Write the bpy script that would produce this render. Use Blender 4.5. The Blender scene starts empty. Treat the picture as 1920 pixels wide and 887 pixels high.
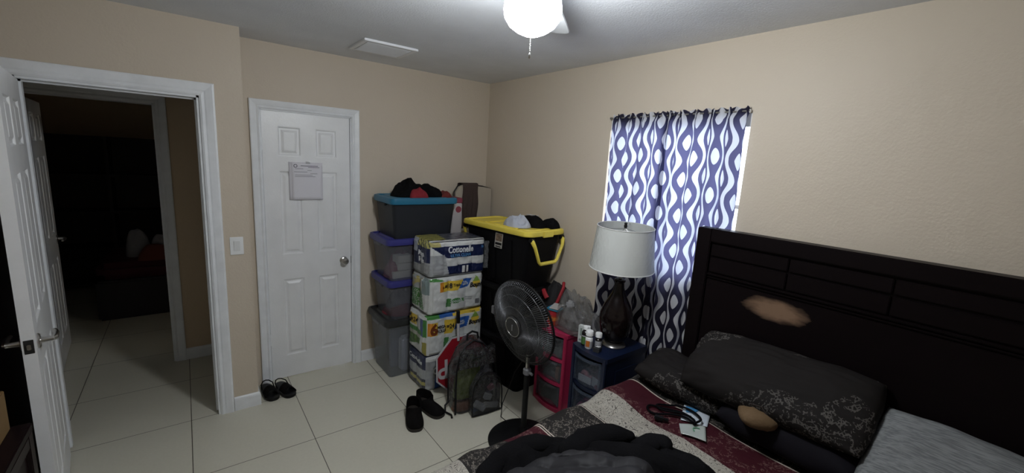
import bpy, bmesh, math, random
from mathutils import Vector, Matrix, noise
PI = math.pi
C = bpy.context.scene.collection
random.seed(4)

# ------------------------------------------------------------------ materials
def nodes(m):
    m.use_nodes = True
    return m.node_tree.nodes, m.node_tree.links

def mat(name, col, rough=.6, metal=0, var=0, vscale=8, bump=0, bscale=60, coat=0, spec=.5, detail=4):
    m = bpy.data.materials.new(name)
    N, L = nodes(m)
    b = N['Principled BSDF']
    b.inputs['Base Color'].default_value = (*col, 1)
    b.inputs['Roughness'].default_value = rough
    b.inputs['Metallic'].default_value = metal
    b.inputs['Coat Weight'].default_value = coat
    b.inputs['Specular IOR Level'].default_value = spec
    tc = N.new('ShaderNodeTexCoord')
    if var:
        n = N.new('ShaderNodeTexNoise'); n.inputs['Scale'].default_value = vscale; n.inputs['Detail'].default_value = detail
        L.new(tc.outputs['Object'], n.inputs['Vector'])
        r = N.new('ShaderNodeValToRGB')
        r.color_ramp.elements[0].position = .3; r.color_ramp.elements[1].position = .7
        r.color_ramp.elements[0].color = (*[c * (1 - var) for c in col], 1)
        r.color_ramp.elements[1].color = (*[min(1, c * (1 + var)) for c in col], 1)
        L.new(n.outputs['Fac'], r.inputs['Fac']); L.new(r.outputs['Color'], b.inputs['Base Color'])
    if bump:
        n = N.new('ShaderNodeTexNoise'); n.inputs['Scale'].default_value = bscale; n.inputs['Detail'].default_value = 5
        L.new(tc.outputs['Object'], n.inputs['Vector'])
        bp = N.new('ShaderNodeBump'); bp.inputs['Strength'].default_value = bump; bp.inputs['Distance'].default_value = .01
        L.new(n.outputs['Fac'], bp.inputs['Height']); L.new(bp.outputs['Normal'], b.inputs['Normal'])
    return m

def clear_mat(name, col, opacity=.4, rough=.25, gloss=.25, crinkle=.25):
    """thin clear plastic: part see-through, part milky, part shiny"""
    m = bpy.data.materials.new(name); N, L = nodes(m)
    b = N['Principled BSDF']; b.inputs['Base Color'].default_value = (*col, 1); b.inputs['Roughness'].default_value = rough
    b.inputs['Coat Weight'].default_value = gloss; b.inputs['Coat Roughness'].default_value = .12 if crinkle < .5 else .06
    t = N.new('ShaderNodeBsdfTransparent'); t.inputs['Color'].default_value = (.93, .94, .95, 1)
    n = N.new('ShaderNodeTexNoise'); n.inputs['Scale'].default_value = 9
    tc = N.new('ShaderNodeTexCoord'); L.new(tc.outputs['Object'], n.inputs['Vector'])
    bp = N.new('ShaderNodeBump'); bp.inputs['Strength'].default_value = crinkle; bp.inputs['Distance'].default_value = .02 if crinkle < .5 else .05
    if crinkle > .5: n.inputs['Scale'].default_value = 16; n.inputs['Detail'].default_value = 4; n.inputs['Distortion'].default_value = 1.5; L.new(bp.outputs['Normal'], b.inputs['Coat Normal'])
    L.new(n.outputs['Fac'], bp.inputs['Height']); L.new(bp.outputs['Normal'], b.inputs['Normal'])
    mx = N.new('ShaderNodeMixShader'); mx.inputs[0].default_value = opacity
    L.new(t.outputs[0], mx.inputs[1]); L.new(b.outputs[0], mx.inputs[2])
    L.new(mx.outputs[0], N['Material Output'].inputs['Surface'])
    return m

def math_node(N, L, op, a, b=None, c=None):
    n = N.new('ShaderNodeMath'); n.operation = op
    for i, v in enumerate((a, b, c)):
        if v is None: continue
        if isinstance(v, (int, float)): n.inputs[i].default_value = v
        else: L.new(v, n.inputs[i])
    return n.outputs[0]

def mix_col(N, L, fac, a, b):
    n = N.new('ShaderNodeMix'); n.data_type = 'RGBA'
    ca, cb = n.inputs[6], n.inputs[7]
    if isinstance(fac, (int, float)): n.inputs[0].default_value = fac
    else: L.new(fac, n.inputs[0])
    for s, v in ((ca, a), (cb, b)):
        if isinstance(v, tuple): s.default_value = (*v, 1)
        else: L.new(v, s)
    return n.outputs[2]

def wall_mat(name, col):
    m = bpy.data.materials.new(name); N, L = nodes(m); b = N['Principled BSDF']
    tc = N.new('ShaderNodeTexCoord')
    n = N.new('ShaderNodeTexNoise'); n.inputs['Scale'].default_value = 1.4; n.inputs['Detail'].default_value = 6
    L.new(tc.outputs['Object'], n.inputs['Vector'])
    col2 = tuple(c * f for c, f in zip(col, (.95, .97, .96)))
    L.new(mix_col(N, L, n.outputs['Fac'], col, col2), b.inputs['Base Color'])
    b.inputs['Roughness'].default_value = .45; b.inputs['Specular IOR Level'].default_value = .16
    n2 = N.new('ShaderNodeTexNoise'); n2.inputs['Scale'].default_value = 90; n2.inputs['Detail'].default_value = 6
    n3 = N.new('ShaderNodeTexNoise'); n3.inputs['Scale'].default_value = 7; n3.inputs['Detail'].default_value = 3
    L.new(tc.outputs['Object'], n2.inputs['Vector']); L.new(tc.outputs['Object'], n3.inputs['Vector'])
    s = math_node(N, L, 'MULTIPLY_ADD', n3.outputs['Fac'], 3.0, n2.outputs['Fac'])
    bp = N.new('ShaderNodeBump'); bp.inputs['Strength'].default_value = .20; bp.inputs['Distance'].default_value = .006
    L.new(s, bp.inputs['Height']); L.new(bp.outputs['Normal'], b.inputs['Normal'])
    return m

def tile_mat():
    m = bpy.data.materials.new('cream_porcelain_tile'); N, L = nodes(m); b = N['Principled BSDF']
    tc = N.new('ShaderNodeTexCoord'); sp = N.new('ShaderNodeSeparateXYZ'); L.new(tc.outputs['Object'], sp.inputs[0])
    def line(o, off):
        v = math_node(N, L, 'DIVIDE', math_node(N, L, 'SUBTRACT', o, off), .6137)
        f = math_node(N, L, 'FRACT', math_node(N, L, 'ADD', v, 50.5))
        d = math_node(N, L, 'ABSOLUTE', math_node(N, L, 'SUBTRACT', f, .5))
        return math_node(N, L, 'LESS_THAN', d, .0036)
    g = math_node(N, L, 'MAXIMUM', line(sp.outputs[0], -3.0191), line(sp.outputs[1], -.2613))
    n = N.new('ShaderNodeTexNoise'); n.inputs['Scale'].default_value = 60; n.inputs['Detail'].default_value = 6
    n2 = N.new('ShaderNodeTexNoise'); n2.inputs['Scale'].default_value = 3; n2.inputs['Detail'].default_value = 4
    L.new(tc.outputs['Object'], n.inputs['Vector']); L.new(tc.outputs['Object'], n2.inputs['Vector'])
    base = mix_col(N, L, n.outputs['Fac'], (.68, .655, .545), (.60, .575, .475))
    base = mix_col(N, L, math_node(N, L, 'MULTIPLY', n2.outputs['Fac'], .35), base, (.53, .51, .42))
    L.new(mix_col(N, L, g, base, (.10, .085, .065)), b.inputs['Base Color'])
    L.new(math_node(N, L, 'MULTIPLY_ADD', n2.outputs['Fac'], .25, .28), b.inputs['Roughness'])
    bp = N.new('ShaderNodeBump'); bp.inputs['Strength'].default_value = .6; bp.inputs['Distance'].default_value = .003
    L.new(math_node(N, L, 'SUBTRACT', 1.0, g), bp.inputs['Height']); L.new(bp.outputs['Normal'], b.inputs['Normal'])
    return m

def curtain_mat():
    """black cloth printed with white wavy lines and pointed ovals; thin enough for daylight to come through"""
    m = bpy.data.materials.new('printed_curtain_cloth'); N, L = nodes(m); b = N['Principled BSDF']
    uv = N.new('ShaderNodeUVMap'); uv.uv_map = 'UVMap'
    sp = N.new('ShaderNodeSeparateXYZ'); L.new(uv.outputs[0], sp.inputs[0])
    W, P = .088, .212
    M = lambda op, a, b_=None, c=None: math_node(N, L, op, a, b_, c)
    u = M('DIVIDE', sp.outputs[0], W); ph = M('MULTIPLY', sp.outputs[1], 2 * PI / P)
    sn = M('SINE', ph)
    amp = .20
    # even-numbered lines follow +sin, odd ones -sin
    u1 = M('SUBTRACT', u, M('MULTIPLY', sn, amp))                  # lines at even integers of u
    u2 = M('ADD', u, M('MULTIPLY', sn, amp))
    def dist(x, off):
        f = M('FRACT', M('ADD', M('DIVIDE', M('ADD', x, off), 2.0), 100.5))
        return M('MULTIPLY', M('ABSOLUTE', M('SUBTRACT', f, .5)), 2.0)
    th = M('MULTIPLY_ADD', M('ABSOLUTE', M('COSINE', ph)), -.03, .155)
    l1 = M('LESS_THAN', dist(u1, 0.0), th); l2 = M('LESS_THAN', dist(u2, 1.0), th)
    # ovals: in the wide cells
    def ovals(off, psh):
        f = M('FRACT', M('ADD', M('DIVIDE', M('ADD', u, off), 2.0), 100.5))
        dx = M('MULTIPLY', M('ABSOLUTE', M('SUBTRACT', f, .5)), 2.0 / .27)
        g = M('FRACT', M('ADD', M('DIVIDE', sp.outputs[1], P), 100.5 + psh))
        dy = M('MULTIPLY', M('ABSOLUTE', M('SUBTRACT', g, .5)), P / .045)
        return M('LESS_THAN', M('ADD', M('POWER', dx, 1.55), M('POWER', dy, 1.35)), 1.0)
    o1 = ovals(-.5, .25); o2 = ovals(.5, -.25)
    w = M('MAXIMUM', M('MAXIMUM', l1, l2), M('MAXIMUM', o1, o2))
    n = N.new('ShaderNodeTexNoise'); n.inputs['Scale'].default_value = 400
    L.new(uv.outputs[0], n.inputs['Vector'])
    front = mix_col(N, L, w, (.012, .011, .016), (.80, .79, .80))
    back = mix_col(N, L, w, (.120, .120, .245), (.52, .58, .72))
    L.new(front, b.inputs['Base Color']); b.inputs['Roughness'].default_value = .8; b.inputs['Specular IOR Level'].default_value = .2
    t = N.new('ShaderNodeBsdfTranslucent'); L.new(back, t.inputs['Color'])
    ad = N.new('ShaderNodeMixShader'); ad.inputs[0].default_value = .5
    L.new(b.outputs[0], ad.inputs[1]); L.new(t.outputs[0], ad.inputs[2])
    L.new(ad.outputs[0], N['Material Output'].inputs['Surface'])
    return m

def bedspread_mat():
    """woven bands: dark floral, maroon, cream scrollwork, piping between"""
    m = bpy.data.materials.new('striped_jacquard_comforter'); N, L = nodes(m); b = N['Principled BSDF']
    uv = N.new('ShaderNodeUVMap'); uv.uv_map = 'UVMap'
    sp = N.new('ShaderNodeSeparateXYZ'); L.new(uv.outputs[0], sp.inputs[0])
    M = lambda op, a, b_=None, c=None: math_node(N, L, op, a, b_, c)
    d = sp.outputs[0]                                              # metres from the headboard
    n = N.new('ShaderNodeTexNoise'); n.inputs['Scale'].default_value = 26; n.inputs['Detail'].default_value = 5; n.inputs['Distortion'].default_value = 2.2
    L.new(uv.outputs[0], n.inputs['Vector'])
    v1 = N.new('ShaderNodeTexNoise'); v1.inputs['Scale'].default_value = 5.0; v1.inputs['Detail'].default_value = 2
    L.new(uv.outputs[0], v1.inputs['Vector'])
    # floral speckle
    vo = N.new('ShaderNodeTexVoronoi'); vo.inputs['Scale'].default_value = 95; vo.feature = 'DISTANCE_TO_EDGE'
    n3 = N.new('ShaderNodeTexNoise'); n3.inputs['Scale'].default_value = 30; L.new(uv.outputs[0], n3.inputs['Vector'])
    L.new(uv.outputs[0], vo.inputs['Vector'])
    fl = M('MULTIPLY', M('GREATER_THAN', n.outputs['Fac'], .53), M('LESS_THAN', vo.outputs['Distance'], .12))
    fl = M('MULTIPLY', fl, M('GREATER_THAN', v1.outputs['Fac'], .46))
    dark = mix_col(N, L, fl, (.018, .016, .015), (.13, .115, .10))
    mar = mix_col(N, L, M('MULTIPLY', fl, .6), (.045, .007, .012), (.17, .10, .09))
    # scroll lines on the cream
    n4 = N.new('ShaderNodeTexNoise'); n4.inputs['Scale'].default_value = 38; n4.inputs['Detail'].default_value = 0; n4.inputs['Distortion'].default_value = 1.0
    L.new(uv.outputs[0], n4.inputs['Vector'])
    sc = M('LESS_THAN', M('ABSOLUTE', M('SUBTRACT', M('FRACT', M('MULTIPLY', n4.outputs['Fac'], 5.0)), .5)), .10)
    cream = mix_col(N, L, sc, (.36, .335, .29), (.10, .09, .08))
    pipe = (.50, .43, .37)
    out = dark
    def band(out, a, e, col):
        f = M('MULTIPLY', M('GREATER_THAN', d, a), M('LESS_THAN', d, e))
        return mix_col(N, L, f, out, col)
    for a, e, c in ((.25, .257, pipe), (.257, .46, mar), (.46, .66, cream), (.665, .669, pipe), (.940, .946, pipe), (.953, .959, pipe), (.959, 1.130, mar),
                    (1.36, 1.66, cream), (1.66, 1.84, mar)):
        out = band(out, a, e, c)
    L.new(out, b.inputs['Base Color']); b.inputs['Roughness'].default_value = .75; b.inputs['Specular IOR Level'].default_value = .15
    bp = N.new('ShaderNodeBump'); bp.inputs['Strength'].default_value = .5; bp.inputs['Distance'].default_value = .003
    L.new(n.outputs['Fac'], bp.inputs['Height']); L.new(bp.outputs['Normal'], b.inputs['Normal'])
    return m

def pillow_mat():
    m = bpy.data.materials.new('charcoal_floral_pillowcase'); N, L = nodes(m); b = N['Principled BSDF']
    tc = N.new('ShaderNodeTexCoord'); M = lambda op, a, b_=None, c=None: math_node(N, L, op, a, b_, c)
    n = N.new('ShaderNodeTexNoise'); n.inputs['Scale'].default_value = 24; n.inputs['Detail'].default_value = 5; n.inputs['Distortion'].default_value = 2
    v1 = N.new('ShaderNodeTexNoise'); v1.inputs['Scale'].default_value = 3.2; v1.inputs['Detail'].default_value = 1
    vo = N.new('ShaderNodeTexVoronoi'); vo.inputs['Scale'].default_value = 90; vo.feature = 'DISTANCE_TO_EDGE'
    for q in (n, v1, vo): L.new(tc.outputs['Object'], q.inputs['Vector'])
    fl = M('MULTIPLY', M('MULTIPLY', M('GREATER_THAN', n.outputs['Fac'], .52), M('LESS_THAN', vo.outputs['Distance'], .14)), M('GREATER_THAN', v1.outputs['Fac'], .54))
    L.new(mix_col(N, L, fl, (.014, .012, .0115), (.085, .078, .072)), b.inputs['Base Color'])
    b.inputs['Roughness'].default_value = .8; b.inputs['Specular IOR Level'].default_value = .12
    return m

def heather_mat():
    m = bpy.data.materials.new('heathered_grey_pillowcase'); N, L = nodes(m); b = N['Principled BSDF']
    tc = N.new('ShaderNodeTexCoord'); mp = N.new('ShaderNodeMapping'); mp.inputs['Scale'].default_value = (22, 190, 90)
    L.new(tc.outputs['Object'], mp.inputs[0])
    n = N.new('ShaderNodeTexNoise'); n.inputs['Scale'].default_value = 1; n.inputs['Detail'].default_value = 4; L.new(mp.outputs[0], n.inputs['Vector'])
    r = N.new('ShaderNodeValToRGB'); r.color_ramp.elements[0].position = .38; r.color_ramp.elements[1].position = .6
    r.color_ramp.elements[0].color = (.12, .125, .13, 1); r.color_ramp.elements[1].color = (.205, .215, .215, 1)
    L.new(n.outputs['Fac'], r.inputs['Fac']); L.new(r.outputs['Color'], b.inputs['Base Color']); b.inputs['Roughness'].default_value = .85
    return m

def headboard_mat():
    """espresso finish with one rubbed-through patch"""
    m = bpy.data.materials.new('worn_espresso_wood'); N, L = nodes(m); b = N['Principled BSDF']
    tc = N.new('ShaderNodeTexCoord'); M = lambda op, a, b_=None, c=None: math_node(N, L, op, a, b_, c)
    sp = N.new('ShaderNodeSeparateXYZ'); L.new(tc.outputs['Object'], sp.inputs[0])
    mp = N.new('ShaderNodeMapping'); mp.inputs['Scale'].default_value = (3, 3, 60); L.new(tc.outputs['Object'], mp.inputs[0])
    n = N.new('ShaderNodeTexNoise'); n.inputs['Scale'].default_value = 1.2; n.inputs['Detail'].default_value = 5; L.new(mp.outputs[0], n.inputs['Vector'])
    n2 = N.new('ShaderNodeTexNoise'); n2.inputs['Scale'].default_value = 45; n2.inputs['Detail'].default_value = 4
    mp2 = N.new('ShaderNodeMapping'); mp2.inputs['Scale'].default_value = (1, .35, 1); L.new(tc.outputs['Object'], mp2.inputs[0]); L.new(mp2.outputs[0], n2.inputs['Vector'])
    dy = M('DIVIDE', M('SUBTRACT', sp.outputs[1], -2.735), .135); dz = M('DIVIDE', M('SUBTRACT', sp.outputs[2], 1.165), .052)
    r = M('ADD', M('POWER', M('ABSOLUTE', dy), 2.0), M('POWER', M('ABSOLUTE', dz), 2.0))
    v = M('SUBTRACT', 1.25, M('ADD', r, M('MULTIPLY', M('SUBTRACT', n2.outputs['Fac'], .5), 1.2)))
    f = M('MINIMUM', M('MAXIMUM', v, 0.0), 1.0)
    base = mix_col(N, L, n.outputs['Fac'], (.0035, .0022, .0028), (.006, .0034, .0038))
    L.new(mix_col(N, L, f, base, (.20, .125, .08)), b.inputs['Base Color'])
    b.inputs['Roughness'].default_value = .42; b.inputs['Specular IOR Level'].default_value = .10
    return m

def vcol_mat(name, rough=.3, coat=.35, attr='Col'):
    m = bpy.data.materials.new(name); N, L = nodes(m); b = N['Principled BSDF']
    a = N.new('ShaderNodeAttribute'); a.attribute_name = attr; L.new(a.outputs['Color'], b.inputs['Base Color'])
    b.inputs['Roughness'].default_value = rough; b.inputs['Coat Weight'].default_value = coat; b.inputs['Coat Roughness'].default_value = .15
    n = N.new('ShaderNodeTexNoise'); n.inputs['Scale'].default_value = 22; n.inputs['Detail'].default_value = 3
    tc = N.new('ShaderNodeTexCoord'); L.new(tc.outputs['Object'], n.inputs['Vector'])
    bp = N.new('ShaderNodeBump'); bp.inputs['Strength'].default_value = .35; bp.inputs['Distance'].default_value = .012
    L.new(n.outputs['Fac'], bp.inputs['Height']); L.new(bp.outputs['Normal'], b.inputs['Normal']); L.new(bp.outputs['Normal'], b.inputs['Coat Normal'])
    return m

def emit_mat(name, col, s):
    m = bpy.data.materials.new(name); N, L = nodes(m)
    e = N.new('ShaderNodeEmission'); e.inputs['Color'].default_value = (*col, 1); e.inputs['Strength'].default_value = s
    L.new(e.outputs[0], N['Material Output'].inputs['Surface']); return m

WALL = wall_mat('tan_wall_paint', (.62, .535, .435))
CEIL = mat('ceiling_paint', (.72, .74, .77), .8, var=.05, vscale=3, bump=.25, bscale=120)
TILE = tile_mat()
WHITE = mat('white_semigloss_paint', (.83, .84, .85), .35, var=.04, vscale=6, bump=.08, bscale=90)
TRIMM = mat('white_trim_paint', (.80, .82, .84), .4, var=.05, vscale=12)
CHROME = mat('brushed_nickel', (.55, .54, .52), .28, 1)
DARKMETAL = mat('dark_metal', (.05, .05, .05), .35, .6)
BLACKP = mat('black_plastic', (.006, .006, .0065), .42, spec=.25)
BLACKT = mat('black_tote_plastic', (.0045, .0042, .005), .5, bump=.1, spec=.12)
YEL = mat('yellow_plastic', (.80, .64, .09), .42, var=.08, vscale=5)
ESPRESSO = mat('espresso_wood', (.008, .0035, .004), .4, var=.3, vscale=5, spec=.12)
HEADB = headboard_mat()
BLACKC = mat('black_fleece', (.0055, .0053, .006), .95, var=.4, vscale=5, bump=.4, bscale=180, spec=.06)
PUFF = mat('charcoal_nylon', (.021, .0205, .023), .6, bump=.3, bscale=14, spec=.2)
WHITEP = mat('white_plastic', (.85, .86, .86), .35)

# ------------------------------------------------------------------ mesh helpers
def link(name, me, m=None, parent=None):
    o = bpy.data.objects.new(name, me); C.objects.link(o)
    if m is not None:
        for q in (m if isinstance(m, (list, tuple)) else [m]): me.materials.append(q)
    if parent is not None: o.parent = parent
    return o

class MB:
    def __init__(s): s.b = bmesh.new()
    def quad(s, *p):
        return s.b.faces.new([s.b.verts.new(q) for q in p])
    def box(s, c, d, M=None, bev=0):
        bb = bmesh.new(); bmesh.ops.create_cube(bb, size=1)
        for v in bb.verts: v.co = Vector((v.co.x * d[0], v.co.y * d[1], v.co.z * d[2]))
        if bev: bmesh.ops.bevel(bb, geom=bb.edges[:], offset=bev, segments=2, affect='EDGES')
        for v in bb.verts:
            if M is not None: v.co = M @ v.co
            v.co += Vector(c)
        s.merge(bb); return s
    def merge(s, bb):
        me = bpy.data.meshes.new('t'); bb.to_mesh(me); bb.free(); s.b.from_mesh(me); bpy.data.meshes.remove(me)
    def loft(s, loops, cap0=True, cap1=True, closed=True, mi=0):
        vs = [[s.b.verts.new(p) for p in l] for l in loops]; n = len(vs[0])
        for a, c in zip(vs, vs[1:]):
            for i in range(n if closed else n - 1):
                j = (i + 1) % n
                f = s.b.faces.new((a[i], a[j], c[j], c[i])); f.material_index = mi
        if cap0: s.b.faces.new(vs[0][::-1]).material_index = mi
        if cap1: s.b.faces.new(vs[-1]).material_index = mi
        return s
    def lathe(s, prof, c=(0, 0, 0), n=32, M=None, cap=True):
        loops = []
        for r, z in prof:
            l = []
            for i in range(n):
                a = 2 * PI * i / n; p = Vector((max(r, 1e-4) * math.cos(a), max(r, 1e-4) * math.sin(a), z))
                if M is not None: p = M @ p
                l.append(p + Vector(c))
            loops.append(l)
        return s.loft(loops, cap, cap)
    def tube(s, pts, r, n=8, closed=False):
        pts = [Vector(p) for p in pts]; loops = []
        up = None
        for i, p in enumerate(pts):
            if closed: t = pts[(i + 1) % len(pts)] - pts[i - 1]
            else: t = pts[min(i + 1, len(pts) - 1)] - pts[max(i - 1, 0)]
            t.normalize()
            if up is None:
                up = Vector((0, 0, 1)) if abs(t.z) < .9 else Vector((1, 0, 0))
            a = t.cross(up).normalized(); b = a.cross(t).normalized(); up = b
            rr = r[i] if isinstance(r, (list, tuple)) else r
            loops.append([p + rr * (math.cos(2 * PI * k / n) * a + math.sin(2 * PI * k / n) * b) for k in range(n)])
        if closed: loops.append(loops[0]); s.loft(loops, False, False)
        else: s.loft(loops)
        return s
    def grid(s, f, nu, nv, uv=None):
        vs = [[s.b.verts.new(f(i / nu, j / nv)) for j in range(nv + 1)] for i in range(nu + 1)]
        lay = s.b.loops.layers.uv.get('UVMap') or s.b.loops.layers.uv.new('UVMap') if uv else None
        for i in range(nu):
            for j in range(nv):
                fc = s.b.faces.new((vs[i][j], vs[i + 1][j], vs[i + 1][j + 1], vs[i][j + 1]))
                if uv:
                    for lp, (a, c) in zip(fc.loops, ((i, j), (i + 1, j), (i + 1, j + 1), (i, j + 1))):
                        lp[lay].uv = uv(a / nu, c / nv)
        return s
    def prism(s, poly, z0, z1, M=None, c=(0, 0, 0)):
        def t(p):
            p = Vector(p)
            if M is not None: p = M @ p
            return p + Vector(c)
        s.loft([[t((x, y, z0)) for x, y in poly], [t((x, y, z1)) for x, y in poly]]); return s
    def build(s, name, m, parent=None, smooth=False, loc=None, fix=True):
        if fix:
            bmesh.ops.remove_doubles(s.b, verts=s.b.verts[:], dist=1e-6)
            bmesh.ops.recalc_face_normals(s.b, faces=s.b.faces[:])
        me = bpy.data.meshes.new(name); s.b.to_mesh(me); s.b.free()
        if smooth:
            for p in me.polygons: p.use_smooth = True
            if smooth != 'all':
                try: me.set_sharp_from_angle(angle=math.radians(smooth if smooth is not True else 38))
                except Exception: pass
        o = link(name, me, m, parent)
        if loc is not None: o.location = loc
        return o

def tag(o, label=None, cat=None, group=None, kind=None):
    if label: o['label'] = label
    if cat: o['category'] = cat
    if group: o['group'] = group
    if kind: o['kind'] = kind
    return o
def thing(name, label, cat, loc=(0, 0, 0), rz=0, group=None):
    o = bpy.data.objects.new(name, None); C.objects.link(o); o.empty_display_size = .1
    o.location = loc; o.rotation_euler = (0, 0, rz); return tag(o, label, cat, group)
def struct(name, mb, m, parent=None, **k):
    o = mb.build(name, m, parent, **k)
    o['kind'] = 'structure'
    return o
def rrect(w, d, r, z, n=5, cx=0, cy=0):
    out = []
    for sx, sy, a0 in ((1, 1, 0), (-1, 1, PI / 2), (-1, -1, PI), (1, -1, 1.5 * PI)):
        for i in range(n + 1):
            a = a0 + PI / 2 * i / n
            out.append((cx + sx * (w / 2 - r) + r * math.cos(a), cy + sy * (d / 2 - r) + r * math.sin(a), z))
    return out
def nz(x, y, z=0, s=1): return noise.noise(Vector((x * s, y * s, z * s)))

def lettering(s, size, loc, rot, m, parent, sx=1, shear=0, bold=0, warp=None, depth=.0004, name='lettering'):
    cu = bpy.data.curves.new('lettering', 'FONT'); cu.body = s; cu.size = size; cu.extrude = depth; cu.align_x = 'CENTER'; cu.align_y = 'CENTER'
    cu.shear = shear; cu.offset = bold; cu.resolution_u = 3
    t = bpy.data.objects.new('t', cu); C.objects.link(t)
    dg = bpy.context.evaluated_depsgraph_get(); me = bpy.data.meshes.new_from_object(t.evaluated_get(dg))
    bpy.data.objects.remove(t); bpy.data.curves.remove(cu)
    R = Matrix.Translation(loc) @ (rot.to_4x4() if rot is not None else Matrix.Identity(4)) @ Matrix.Diagonal((sx, 1, 1, 1))
    me.transform(R)
    if warp:
        for v in me.vertices: v.co = warp(v.co.copy())
    return link(name, me, m, parent)
FRONT = Matrix.Rotation(PI / 2, 3, 'X')            # text facing -y
LEFT = Matrix.Rotation(-PI / 2, 3, 'Z') @ FRONT    # text facing -x

# ------------------------------------------------------------------ the room
H = 2.489; XL = -3.75; YN = -4.7; YE = -.274; XJ = -2.024
DO = (-2.985, -2.240, 2.068)                       # entrance doorway x0, x1, top
mb = MB(); mb.box((-2.3, -.2, -.03), (5.2, 9.2, .06)); struct('floor', mb, TILE)
mb = MB(); mb.box((-2.3, -.2, H + .04), (5.2, 9.2, .08)); struct('ceiling', mb, CEIL)
def wall_x(name, x0, x1, y0, y1, holes, m=WALL):
    """wall along x between y0 and y1 with rectangular holes (xa, xb, za, zb)"""
    mb = MB(); xs = sorted({x0, x1, *[h[0] for h in holes], *[h[1] for h in holes]})
    for a, b in zip(xs, xs[1:]):
        hs = [h for h in holes if h[0] <= a + 1e-6 and h[1] >= b - 1e-6]
        segs = [(0, H)] if not hs else [(0, hs[0][2]), (hs[0][3], H)]
        for z0, z1 in segs:
            if z1 - z0 > 1e-4: mb.box(((a + b) / 2, (y0 + y1) / 2, (z0 + z1) / 2), (b - a, y1 - y0, z1 - z0))
    return struct(name, mb, m)
CD = (-1.912, -1.282, 2.052)                       # closet doorway
wall_x('wall_back', XJ, .0, 0, .12, [(CD[0], CD[1], 0, CD[2])])
wall_x('wall_entrance', XL, XJ, YE, YE + .12, [(DO[0], DO[1], 0, DO[2])])
mb = MB(); mb.box((XJ - .06, (YE + .12 + .76) / 2, H / 2), (.12, .76 - YE - .12, H)); struct('wall_jog', mb, WALL)
WY0, WY1, WZ0, WZ1 = -2.420, -1.500, 1.15, 2.100
mb = MB()
for y0, y1, z0, z1 in ((YN, WY0, 0, H), (WY1, .12, 0, H), (WY0, WY1, 0, WZ0), (WY0, WY1, WZ1, H)):
    mb.box((.1, (y0 + y1) / 2, (z0 + z1) / 2), (.2, y1 - y0, z1 - z0))
struct('wall_right', mb, WALL)
mb = MB(); mb.box((XL - .06, (YN + YE) / 2 + .06, H / 2), (.12, YE - YN + .12, H)); struct('wall_left', mb, WALL)
mb = MB(); mb.box((XL / 2, YN - .06, H / 2), (-XL + .2, .12, H)); struct('wall_front', mb, WALL)
# closet box behind the shut door
mb = MB(); mb.box((-1.6, .72, H / 2), (.72, .06, H)); struct('wall_closet', mb, WALL)
# hall and the dark room beyond
HX = (-3.20, -2.488, 2.066)
HALLW = wall_mat('hall_wall_paint', (.62, .48, .33))
wall_x('wall_hall', -4.6, XJ - .0, .76, .88, [(HX[0], HX[1], 0, HX[2])], HALLW)
mb = MB(); mb.box((-4.66, 1.9, H / 2), (.12, 4.3, H)); struct('wall_hall_end', mb, HALLW)
mb = MB(); mb.box((XL - .425, YE + .06, H / 2), (.85, .12, H)); struct('wall_hall_near', mb, HALLW)
mb = MB(); mb.box((-3.2, 4.06, H / 2), (3.0, .12, H)); struct('wall_far', mb, HALLW)
mb = MB(); mb.box((-1.72, 2.47, H / 2), (.12, 3.2, H)); struct('wall_far_right', mb, HALLW)

PROF = [(0, 0), (0, .010), (.010, .016), (.022, .011), (.030, .015), (.048, .019), (.060, .021), (.068, .019), (.070, .013), (.070, 0)]
def casing(name, x0, x1, zt, y, dy, w=.07, z0=0):
    """mitred moulding round an opening on plane y, standing out towards dy"""
    mb = MB(); k = w / .07
    loops = []
    for (cx, cz, ox, oz) in ((x0, z0, -1, 0), (x0, zt, -1, 1), (x1, zt, 1, 1), (x1, z0, 1, 0)):
        loops.append([(cx + ox * o * k, y + dy * p, cz + oz * o * k) for o, p in PROF])
    mb.loft(loops, True, True)
    return struct(name, mb, TRIMM)
def jamb(name, x0, x1, zt, y0, y1, t=.018, stop=None):
    mb = MB()
    mb.box((x0 + t / 2, (y0 + y1) / 2, zt / 2), (t, y1 - y0, zt)); mb.box((x1 - t / 2, (y0 + y1) / 2, zt / 2), (t, y1 - y0, zt))
    mb.box(((x0 + x1) / 2, (y0 + y1) / 2, zt - t / 2), (x1 - x0, y1 - y0, t))
    if stop:
        a, b = stop
        mb.box((x0 + t + .005, (a + b) / 2, zt / 2), (.011, b - a, zt - t)); mb.box((x1 - t - .005, (a + b) / 2, zt / 2), (.011, b - a, zt - t))
        mb.box(((x0 + x1) / 2, (a + b) / 2, zt - t - .005), (x1 - x0 - 2 * t, b - a, .011))
    return struct(name, mb, TRIMM)
casing('trim_1', DO[0] + .005, DO[1] - .005, DO[2] - .006, YE, -1, .076)
jamb('trim_2', DO[0], DO[1], DO[2], YE - .001, YE + .121, .018, (YE + .045, YE + .075))
casing('trim_3', DO[0] + .005, DO[1] - .005, DO[2] - .006, YE + .12, 1, .07)
casing('trim_4', CD[0] + .006, CD[1] - .006, CD[2] - .006, 0, -1, .062)
jamb('trim_5', CD[0], CD[1], CD[2], -.001, .12, .0125, (.048, .075))
casing('trim_6', HX[0] + .005, HX[1] - .005, HX[2] - .006, .76, -1, .072)
jamb('trim_7', HX[0], HX[1], HX[2], .759, .881, .016)
BP = [(0, 0), (0, .013), (.075, .013), (.088, .010), (.096, .004), (.096, 0)]       # baseboard profile: height, depth
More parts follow.
